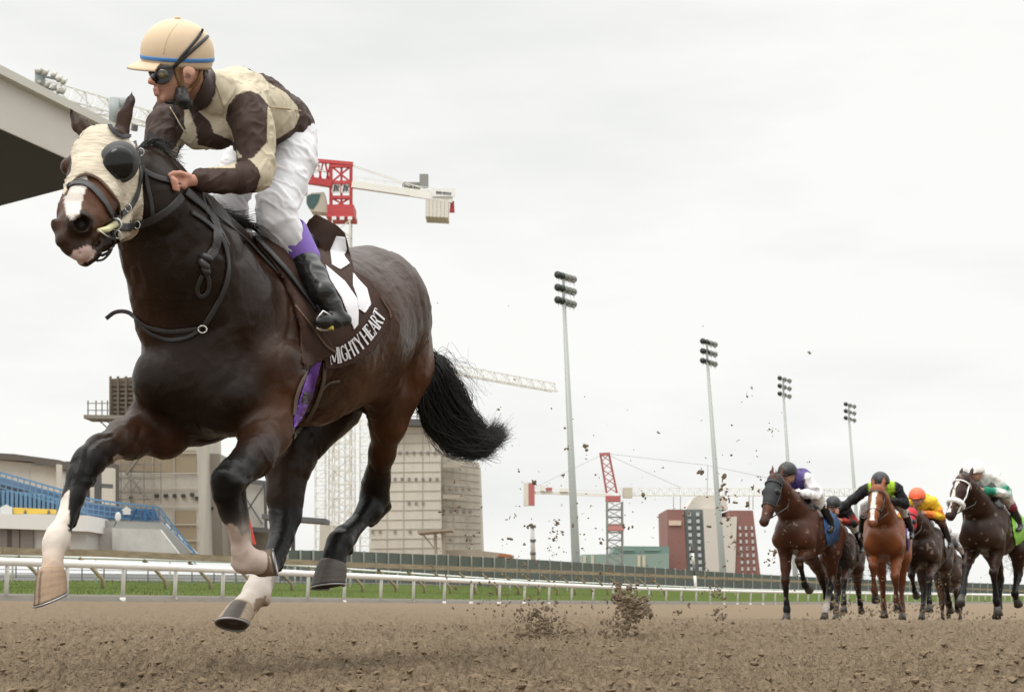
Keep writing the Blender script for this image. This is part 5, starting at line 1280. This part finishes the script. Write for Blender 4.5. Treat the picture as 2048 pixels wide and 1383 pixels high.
# ------------------------------------------------------------ the following pack
def pack(idx, px, d, yaw, hcol, hlabel, jlabel, cap, vest, sleeve, clothc, legs, poll, muz, headturn=0., hood=None, blaze=None, noseband=None, legc=BK, socks=(), pz=0., cloth_light=None, breech=(.7,.69,.68), legband=None, mane=BK, arm_out=False, bb=(.2,.2)):
    hx = Vector((-math.sin(yaw), -math.cos(yaw), 0)); lx = Vector((math.cos(yaw), -math.sin(yaw), 0)); P0 = U(px, 1100, d); O = Vector((P0.x, P0.y, 0)) - hx*.6
    O.z = float(zg(O.x, O.y)) + pz
    L = lambda x, y, z: O + hx*x + lx*y + Vector((0,0,z))
    h = thing('racehorse', L(0,0,0), hlabel, 'horse'); ax = np.array([hx, lx, [0,0,1]])
    s = SDF(.017, ax); c = np.array(hcol); c2 = c*1.25; cd = c*.7
    s.chain([(L(.42,0,1.17), .27, c), (L(.05,0,1.15), .31, c), (L(-.35,0,1.22), .28, c), (L(-.68,0,1.27), .25, c2)], .08)
    s.ball(L(.6,0,1.14), .22, .08, cd).ball(L(.3,0,1.45), .13, .08, c).ball(L(.62,.13,1.05), .14, .05, c).ball(L(.62,-.13,1.05), .14, .05, c).cone(L(.3,.18,1.35), L(.52,.17,1.05), .1, .11, .05, c2).cone(L(.3,-.18,1.35), L(.52,-.17,1.05), .1, .11, .05, c2)
    for sg in (-1,1): s.ball(L(-.78,.13*sg,1.18), .17, .06, c2)
    pl = L(*poll); mz = L(*muz); hd = (mz-pl).normalized(); nb = pl - hd*.02
    s.chain([(L(.42,0,1.36), .215, c), (L(.7,0,1.46).lerp(nb,.1), .175, c), (L(.75,0,1.5).lerp(nb,.6), .13, c), (nb, .095, c)], .06)
    sdv_ = hd.cross(Vector((0,0,1))).normalized(); fc = sdv_.cross(hd).normalized(); fc = fc if fc.dot(hx) > 0 or fc.z > 0 else -fc
    s.chain([(pl, .095, c), (pl.lerp(mz,.35), .095, c2), (pl.lerp(mz,.72), .064, c2), (mz, .058, cd*.7)], .03)
    s.ball(pl.lerp(mz,.32)-fc*.06, .085, .04, cd); s.cone(pl.lerp(mz,.45)-fc*.07, mz-fc*.035, .05, .035, .025, cd)
    for sg in (-1,1):
        s.ball(pl.lerp(mz,.3)+sdv_*.082*sg+fc*.02, .028, .015, c*.6); s.ball(mz+sdv_*.038*sg+fc*.018, .026, .012, (.01,.01,.01)); s.ball(mz+sdv_*.042*sg+fc*.04+hd*.012, .012, .006, cut=True)
        e0 = pl-hd*.05+sdv_*.055*sg; s.chain([(e0, .035, c), (e0-hd*.09+sdv_*.02*sg+Vector((0,0,.02)), .032, c), (e0-hd*.17+sdv_*.02*sg+Vector((0,0,.05)), .008, cd)], .01, None, (fc, .5))
    for i, lg in enumerate(legs):   # LF RF LH RH
        sg = 1 if i % 2 == 0 else -1; y = .155*sg; kn, ft, hf = [L(p[0], y*(.9 if len(p) < 3 else p[2]), p[1]) for p in lg]; lc = np.array(legc); fcn = lc if i not in socks else np.array((.55,.48,.42))
        if i < 2: s.chain([(L(.5,y,1.02), .13, c), (L(.45,y,.9), .095, c), (L(.45,y,.9).lerp(kn,.55), .066, c), (kn, .053, lc), (kn.lerp(ft,.25), .038, lc), (kn.lerp(ft,.75), .033, fcn), (ft, .044, fcn), (ft.lerp(hf,.6), .040, fcn)], .03)
        else: s.chain([(L(-.7,y,1.15), .17, c2), (L(-.55,y*1.1,.92), .135, c), (L(-.55,y*1.1,.92).lerp(kn,.6), .075, c), (kn, .058, lc), (kn.lerp(ft,.3), .043, lc), (kn.lerp(ft,.8), .036, fcn), (ft, .046, fcn), (ft.lerp(hf,.6), .042, fcn)], .03)
    V, F, C = s.mesh(2, .03); V = disp(V, F, .012, 6, idx, 2)
    if blaze:
        hp_ = V-np.array(pl); al = hp_ @ np.array(hd)/(mz-pl).length; sd2 = hp_ @ np.array(sdv_); fr = hp_ @ np.array(fc)
        w_ = blaze + .010*np.sin(al*14); C[(al > .08) & (al < .95) & (np.abs(sd2) < w_) & (fr > .0)] = (.75,.70,.64)
    C *= (.8+.4*fbm(V*4, 3, idx))[:, None]
    spots = fbm(V*16, 2, idx+40) > .76; C[spots] = C[spots]*.4+np.array((.26,.2,.15))*.6
    mesh_obj('horse_body', V, F, coat, h, True, C)
    for i, lg in enumerate(legs):
        sg = 1 if i % 2 == 0 else -1; y = .155*sg*(.9 if len(lg[1]) < 3 else lg[1][2]); ft = L(lg[1][0], y, lg[1][1]); hf = L(lg[2][0], y, lg[2][1]); m = MB(); dv = (hf-ft).normalized(); m.tube([ft.lerp(hf,.5), hf, hf+dv*.055], [.040,.052,.062], 14); m.build('hoof', mat('pack_hoof', (.05,.042,.035), .5), h, True)
    # tail
    st_ = []
    for k in range(220):
        g = lambda q_: rnd.gauss(0, q_); st_.append(([L(-.95,0,1.3)+Vector((g(.02),g(.02),g(.02))), L(-1.15+g(.04),g(.06),1.2+g(.04)), L(-1.35+g(.08),g(.1),.95+g(.08)), L(-1.5+g(.12),g(.14),.75+g(.1))], .005))
    hair('tail', st_, hairm, h)
    st_ = []
    for k in range(90):
        f = rnd.random(); b_ = L(.42,0,1.55).lerp(pl+Vector((0,0,.09)), f); st_.append(([b_, b_+Vector((0,0,.06))-hx*.04, b_-hx*.12+Vector((rnd.gauss(0,.03),0,.04+rnd.gauss(0,.03)))], .004))
    hair('mane', st_, hairm, h)
    D_ = Drape([(V, F)])
    if hood:
        s2 = SDF(.011, ax); s2.chain([(pl-hd*.01, .105, c), (pl.lerp(mz,.3), .105, c), (pl.lerp(mz,.52), .088, c)], .03); s2.ball(pl.lerp(mz,.32)-fc*.06, .095, .04); v, f, c_ = s2.mesh(2); hob = mesh_obj('blinker_hood', v, f, mat('hood%d' % idx, hood, .7, bump=(30,.4,.005)), h, True)
        for sg in (-1,1): V_, F_ = dome(pl.lerp(mz,.3)+sdv_*.088*sg+fc*.035, (sdv_*sg+fc*.5).normalized(), .048, .048, .035, m=18, rings=6); mesh_obj('blinker_cup', V_, F_, mat('cup_gloss', ()) if False else _m['cup_gloss'], hob, True)
    nbm = mat('fleece_white', (.82,.81,.80), .95, bump=(60,.8,.01)) if noseband else leather
    ring = lambda c_, r1, n=22: [c_ + (sdv_*math.cos(2*math.pi*k/n) + fc*math.sin(2*math.pi*k/n))*r1 for k in range(n+1)]
    m = MB(); m.tube(ring(pl.lerp(mz,.62)-fc*.018, .088), .034 if noseband else .012, 10 if noseband else 5); m.build('noseband', nbm, h, True)
    bm2 = mat('bridle_white', (.8,.8,.8), .5) if noseband else leather
    m = MB(); m.tube(ring(pl.lerp(mz,.1), .112), .010, 5)
    for sg in (-1,1): m.tube([pl.lerp(mz,.08)+sdv_*.108*sg, pl.lerp(mz,.4)+sdv_*.1*sg-fc*.03, pl.lerp(mz,.86)+sdv_*.066*sg-fc*.03], .010, 5)
    m.build('bridle_strap', bm2, h, True)
    # rider
    hands = [L(.74, .07*sg, 1.66+pz*0) for sg in (1,-1)]
    m = MB()
    for sg, hn in zip((1,-1), hands): m.tube([pl.lerp(mz,.88)+sdv_*.06*(sg if sdv_.dot(lx) > 0 else -sg)-fc*.03, (pl.lerp(mz,.88)).lerp(hn,.5)+lx*.1*sg-Vector((0,0,.05)), hn], .009, 5)
    m.build('rein', leather, h, True)
    # cloth
    for sg in (1,-1):
        pp = [L(a, .28*sg, b_) for a, b_ in ((.2,1.42),(-.1,1.47),(-.5,1.46),(-.58,1.25),(-.5,1.08),(-.2,1.0),(.02,.98),(.1,1.15))]; X, Y, _ = PX([p[:] for p in pp])
        if sg == 1:
            try:
                v, f = D_.patch(list(zip(X.tolist(), Y.tolist())), 2.2, .02, .01)
                v = disp(v, f, .012, 9, idx, 2) if False else v
                co = mesh_obj('saddle_cloth', v, f, mat('pcloth%d' % idx, clothc, .7, bump=(8,.5,.03)), h, True)
                DC = Drape([(v, f)]); cxp = X.mean(); cyp = Y.mean()
                if cloth_light:
                    v2, f2 = DC.patch([(cxp-6,cyp-10),(cxp+2,cyp-12),(cxp+8,cyp+2),(cxp+2,cyp+10),(cxp-3,cyp+4)], 1.6, .008, .004); mesh_obj('saddle_number', v2, f2, mat('plight%d' % idx, cloth_light, .6), co, True)
            except Exception as ex: print('cloth', idx, ex)
    s3 = SDF(.013, ax); s3.cone(L(.12,0,1.5), L(-.25,0,1.52), .09, .10, .05).cone(L(.0,0,1.5), L(.05,.24,1.35), .05, .03, .03); v, f, c_ = s3.mesh(2); mesh_obj('saddle', v, f, leather, h, True)
    J = thing('person', L(-.1,0,1.5), jlabel, 'person')
    s = SDF(.010, ax); K = SKN; hdc = L(.72,0,1.89)
    s.ball(hdc, .098, .02, K).ball(hdc+hx*.05-Vector((0,0,.06)), .062, .03, K).ball(hdc+hx*.105-Vector((0,0,.045)), .016, .01, K).cone(hdc-Vector((0,0,.05)), L(.52,0,1.84), .055, .06, .03, K).ball(hdc+hx*.09-Vector((0,0,.085)), .02, .01, (.42,.16,.12))
    s.chain([(L(.45,0,1.82), .12, K), (L(.1,0,1.80), .10, K), (L(-.1,0,1.74), .09, K)], .04)
    for sg, hn in zip((1,-1), hands):
        el = L(.42,.30*sg,1.62); h2 = hn
        if arm_out and sg == -1: el = L(.45,-.42,1.68); h2 = L(.5,-.62,1.52)
        s.chain([(L(.48,.17*sg,1.84), .05, K), (el, .04, K), (h2, .03, K)], .02)
        for k in range(4): s.chain([(h2+lx*(-.012*sg)+Vector((0,0,.025-.016*k)), .011, K), (h2+hx*.03+Vector((0,0,.025-.016*k)), .010, K), (h2+hx*.035-lx*.02*sg+Vector((0,0,.02-.016*k)), .009, K)], .004)
        s.cone(h2+Vector((0,0,.035)), h2+hx*.04+Vector((0,0,.04)), .011, .009, .006, K)
        s.chain([(L(-.1,.09*sg,1.72), .08, K), (L(.26,.24*sg,1.60), .05, K), (L(0.02,.33*sg,1.32), .028, K), (L(-.02,.34*sg,1.23), .02, K)], .03)
    v, f, c_ = s.mesh(1, .02); mesh_obj('body', v, f, skin, J, True, c_)
    s = SDF(.011, ax); s.chain([(L(.47,0,1.83), .145, vest), (L(.15,0,1.84), .15, vest), (L(-.1,0,1.76), .115, vest)], .04); s.cone(L(.48,.14,1.84), L(.48,-.14,1.84), .085, .085, .04, vest)
    for sg, hn in zip((1,-1), hands):
        el = L(.42,.30*sg,1.62); h2 = hn
        if arm_out and sg == -1: el = L(.45,-.42,1.68); h2 = L(.5,-.62,1.52)
        s.chain([(L(.48,.19*sg,1.84), .078, sleeve[0]), (L(.48,.19*sg,1.84).lerp(el,.5), .068, sleeve[-1]), (el, .058, sleeve[0]), (el.lerp(h2,.45), .046, sleeve[-1]), (el.lerp(h2,.86), .034, sleeve[0])], .02)
    v, f, c_ = s.mesh(2, .003); v = wrinkle(v, f, .014, 9, (1,1,.7), idx); v = crease(v, f, .02, 9, (1,1,.7), idx); mesh_obj('jacket', v, f, silk, J, True, c_)
    s = SDF(.012, ax); s.ball(L(-.12,0,1.73), .13, .04)
    for sg in (1,-1): s.chain([(L(-.1,.09*sg,1.71), .105, c), (L(.12,.19*sg,1.66), .095, c), (L(.26,.245*sg,1.6), .075, c), (L(.18,.28*sg,1.5), .06, c)], .03)
    v, f, c_ = s.mesh(2); v = crease(v, f, .02, 9, (1,1,1), idx); mesh_obj('breeches', v, f, mat('breech%d' % idx, breech, .6), J, True)
    for sg in (1,-1):
        s = SDF(.011, ax); s.chain([(L(.18,.285*sg,1.5), .062, c), (L(.02,.33*sg,1.32), .048, c), (L(-.02,.34*sg,1.22), .042, c), (L(.05,.345*sg,1.18), .036, c), (L(.15,.345*sg,1.17), .025, c)], .015); v, f, c_ = s.mesh(1); mesh_obj('boot', v, f, _m['boot_leather'], J, True)
        if legband: m = MB(); m.tube([L(.185,.284*sg,1.505), L(.12,.302*sg,1.435)], [.068,.062], 14); m.build('leg_band', mat('lband%d' % idx, legband, .6), J, True)
    global hc, fw, up, sdv, LR, WR, HR
    k_ = (hc, fw, up, sdv, LR, WR, HR); hc = hdc+Vector((0,0,.03)); up = (Vector((0,0,1))+hx*.25).normalized(); fw = (hx-up*hx.dot(up)).normalized(); sdv = up.cross(fw); LR, WR, HR = .152, .128, .135
    he = hel('helmet', -.3, math.pi/2, 1., .08, mat('cap%d' % idx, cap, .45), n=30, rings=10, ef=lambda az: -.15-.3*(.5-.5*math.cos(az)), parent=J)
    m = MB(); m.ell(hp(0,-.1,.95)+fw*.015, (.055,.055,.012), 14, Matrix.Rotation(math.atan2(fw.y, fw.x), 3, 'Z')); m.build('brim', _m['cap%d' % idx], he, True)
    m = MB(); m.ell(hdc+hx*.085-Vector((0,0,.012)), (.035,.075,.028), 14, Matrix.Rotation(math.atan2(hx.y, hx.x), 3, 'Z')); m.build('goggles', _m['goggle_frame'], J, True)
    hc, fw, up, sdv, LR, WR, HR = k_
    return L
R_ = math.radians
legsA = [((.80,.78),(.58,.46),(.46,.42)), ((.52,.52),(.50,.15),(.53,.05)), ((-.62,.55),(-.28,.16),(-.22,.05)), ((-1.02,.62),(-1.25,.30),(-1.36,.20))]
legsB = [((.85,.70),(.98,.35),(1.0,.25)), ((.70,.74),(.50,.50),(.38,.45)), ((-.95,.60),(-1.2,.32),(-1.3,.22)), ((-.5,.52),(-.2,.2),(-.12,.1))]
legsE = [((.62,.62),(.55,.27),(.52,.14)), ((.82,.70),(1.02,.38),(1.14,.27)), ((-.6,.62),(-.36,.36),(-.48,.25)), ((-.75,.55),(-.6,.18),(-.5,.08))]
legsC = [((.74,.62),(.60,.30),(.50,.22)), ((.86,.76),(.74,.44),(.62,.33)), ((-.72,.56),(-.62,.18),(-.55,.06)), ((-.9,.6),(-.95,.22),(-.98,.1))]
PUR=(.11,.07,.28)
pack(1, 1586, 18.9, R_(29), (.060,.020,.010), 'bay racehorse in a black hood and blue saddle cloth heading the chasing pack', 'jockey in black cap and purple vest with white sleeves on the black hooded bay', (.012,.012,.014), (.07,.045,.17), ((.78,.77,.80),(.74,.73,.77)), (.02,.075,.19), legsA, (1.18,-.02,1.76), (1.52,-.06,1.24), hood=(.016,.018,.02), socks=(2,), cloth_light=(.65,.65,.75))
pack(2, 1672, 23.5, R_(20), (.045,.017,.010), 'bay racehorse mostly hidden behind the black hooded bay', 'jockey in black cap and black silks with red trim low behind the black hooded bay', (.014,.014,.016), (.02,.018,.018), ((.018,.016,.016),(.30,.03,.02)), (.05,.05,.05), legsB, (1.1,0,1.6), (1.4,0,1.15))
pack(3, 1768, 20.0, R_(18), (.20,.062,.022), 'chestnut racehorse with a broad white blaze running almost straight at the camera', 'jockey in black cap and lime and black silks swinging one arm wide on the chestnut', (.014,.014,.016), (.36,.55,.03), ((.014,.014,.016),(.014,.014,.016)), (.09,.06,.28), legsC, (1.15,-.02,1.74), (1.42,-.08,1.30), blaze=.030, legc=(.10,.035,.02), cloth_light=(.7,.7,.75), arm_out=True)
pack(4, 1842, 22.0, R_(24), (.040,.020,.013), 'dark racehorse in a bright red hood between the chestnut and the rearmost runners', 'jockey in orange cap and yellow silks with orange patches on the red hooded horse', (.75,.13,.05), (.70,.45,.03), ((.72,.48,.03),(.70,.17,.03)), (.05,.05,.05), legsB, (1.15,-.05,1.62), (1.42,-.12,1.18), hood=(.55,.02,.035), cloth_light=(.7,.7,.7), breech=(.12,.05,.04))
pack(5, 1963, 18.5, R_(33), (.030,.0135,.008), 'very dark racehorse in white bridle and fluffy white noseband with lime green cloth', 'jockey in white cap and white silks with green patches near the right edge', (.82,.81,.79), (.62,.62,.60), ((.74,.74,.72),(.02,.24,.15)), (.22,.50,.05), legsE, (1.12,-.04,1.74), (1.42,-.14,1.30), noseband=True, blaze=.018, legband=(.18,.01,.03), cloth_light=(.70,.72,.66), breech=(.45,.38,.33))
pack(6, 1893, 28.0, R_(20), (.055,.028,.016), 'dark bay racehorse with dark green cloth running behind the red hooded horse', 'jockey in white and black silks hidden low behind the orange capped jockey', (.6,.6,.6), (.6,.6,.6), ((.62,.62,.62),(.03,.03,.03)), (.02,.10,.04), legsA, (1.1,0,1.5), (1.4,0,1.1))
# ------------------------------------------------------------ flying dirt
def flying():
    r = np.random.RandomState(12); bm_ = bmesh.new(); bmesh.ops.create_icosphere(bm_, subdivisions=2, radius=1.); v0 = np.array([v.co[:] for v in bm_.verts]); f0 = np.array([[v.index for v in f.verts] for f in bm_.faces]); bm_.free()
    V = []; F = []; nb = 0
    def clod(px, py, d, s):
        nonlocal nb
        for k in range(r.randint(1, 4)):
            v = v0*(1+1.5*(fbm(v0*1.9+r.rand()*50, 3, r.randint(99), .7)-.5))[:, None]; st_ = np.array([r.uniform(.6,1.7), r.uniform(.6,1.3), r.uniform(.4,1.1)]); a = r.rand()*6.3; R2 = np.array([[math.cos(a),0,math.sin(a)],[0,1,0],[-math.sin(a),0,math.cos(a)]])
            v = (v*st_) @ R2*pr(s, d)*r.uniform(.5,1); v = v+np.array(U(px+r.randn()*s*.9, py+r.randn()*s*.9, d)); V.append(v); F.append(f0+nb); nb += len(v)
    CL = [(1062,1235,18,30,130,4.5),(1095,1245,22,26,110,5),(1080,1272,28,12,110,5),(1040,1285,45,16,130,4.5),(1080,1295,70,8,90,5),(1000,1235,16,26,36,3),(985,1290,20,14,40,4),(1256,1200,16,12,30,12),(1255,1240,10,18,22,10),(1080,1252,16,22,26,8),(1250,1196,20,14,70,6),(1270,1206,14,9,60,7),(1290,1215,8,14,40,5.5),(1262,1228,15,13,80,6.5),(1244,1255,24,16,50,5),(1240,1275,22,12,50,5),(1235,1285,14,8,26,6),(1245,1275,24,10,20,3),(1220,1230,12,26,30,3.5),(1130,1245,9,28,26,4),(1165,1270,6,10,16,4.5),(1150,1290,20,8,26,5),
          (1234,1171,6,7,16,6),(1060,1085,0,0,0,1),(1110,1078,9,10,16,3),(1105,1100,7,10,12,3),(1117,1047,6,4,5,3),(1113,1065,10,4,8,3),(1447,982,8,5,8,4),(1452,1000,6,6,8,4.5),(1440,1016,9,4,6,3.5),(1457,1040,6,9,10,4),(1460,1075,9,9,12,3.5),(1480,1100,9,9,10,3),(1435,1180,14,10,26,4.5),(1440,1235,12,12,22,5),(1440,1270,10,12,14,4),(1350,1232,10,10,12,4),(1546,860,6,5,7,4),(1536,1123,6,6,5,4),(1301,1146,5,6,5,4),(1500,787,6,6,5,2.5),(1503,775,2,4,3,2),(985,1190,12,8,5,4),(920,1250,14,6,5,4),(1170,1220,20,20,16,2.5),(1330,1290,20,16,12,4),
          (1690,1205,26,14,40,3),(1675,1222,8,12,30,4),(1760,1212,40,12,70,3),(1860,1215,40,10,60,2.5),(1930,1235,60,8,60,3),(1800,1225,120,7,120,3),(1900,1180,50,22,40,2.5),(1760,1170,50,25,30,2.2)]
    for cx, cy, sx, sy, n, s in CL:
        for _ in range(n): clod(cx+r.randn()*sx*.8, cy+r.randn()*sy*.8, (9.5 if cx < 1550 else 17.)+r.randn()*.4, s*r.uniform(.22,.85)**1.3)
    for _ in range(300):
        x = r.uniform(860, 1620); y = 1180-abs(r.randn())*190; clod(x, y, 9.5+r.randn(), r.choice([1.,1.6,2.6,4.2], p=[.38,.3,.2,.12]))
    for _ in range(260): clod(r.uniform(900,1500), r.uniform(1120,1290), 9.5+r.randn()*.5, r.uniform(.6,2.2))
    o = mesh_obj('flying_dirt', np.concatenate(V), np.concatenate(F), mat('clod', (.185,.135,.087), .95, bump=(90,1.,.012), var=(26,.7,(.11,.078,.048))), smooth=False, origin=U(1150,1290,9.5)); tag(o, 'clods and crumbs of brown dirt kicked up into the air behind the leading horse', 'dirt', kind='stuff')
flying()
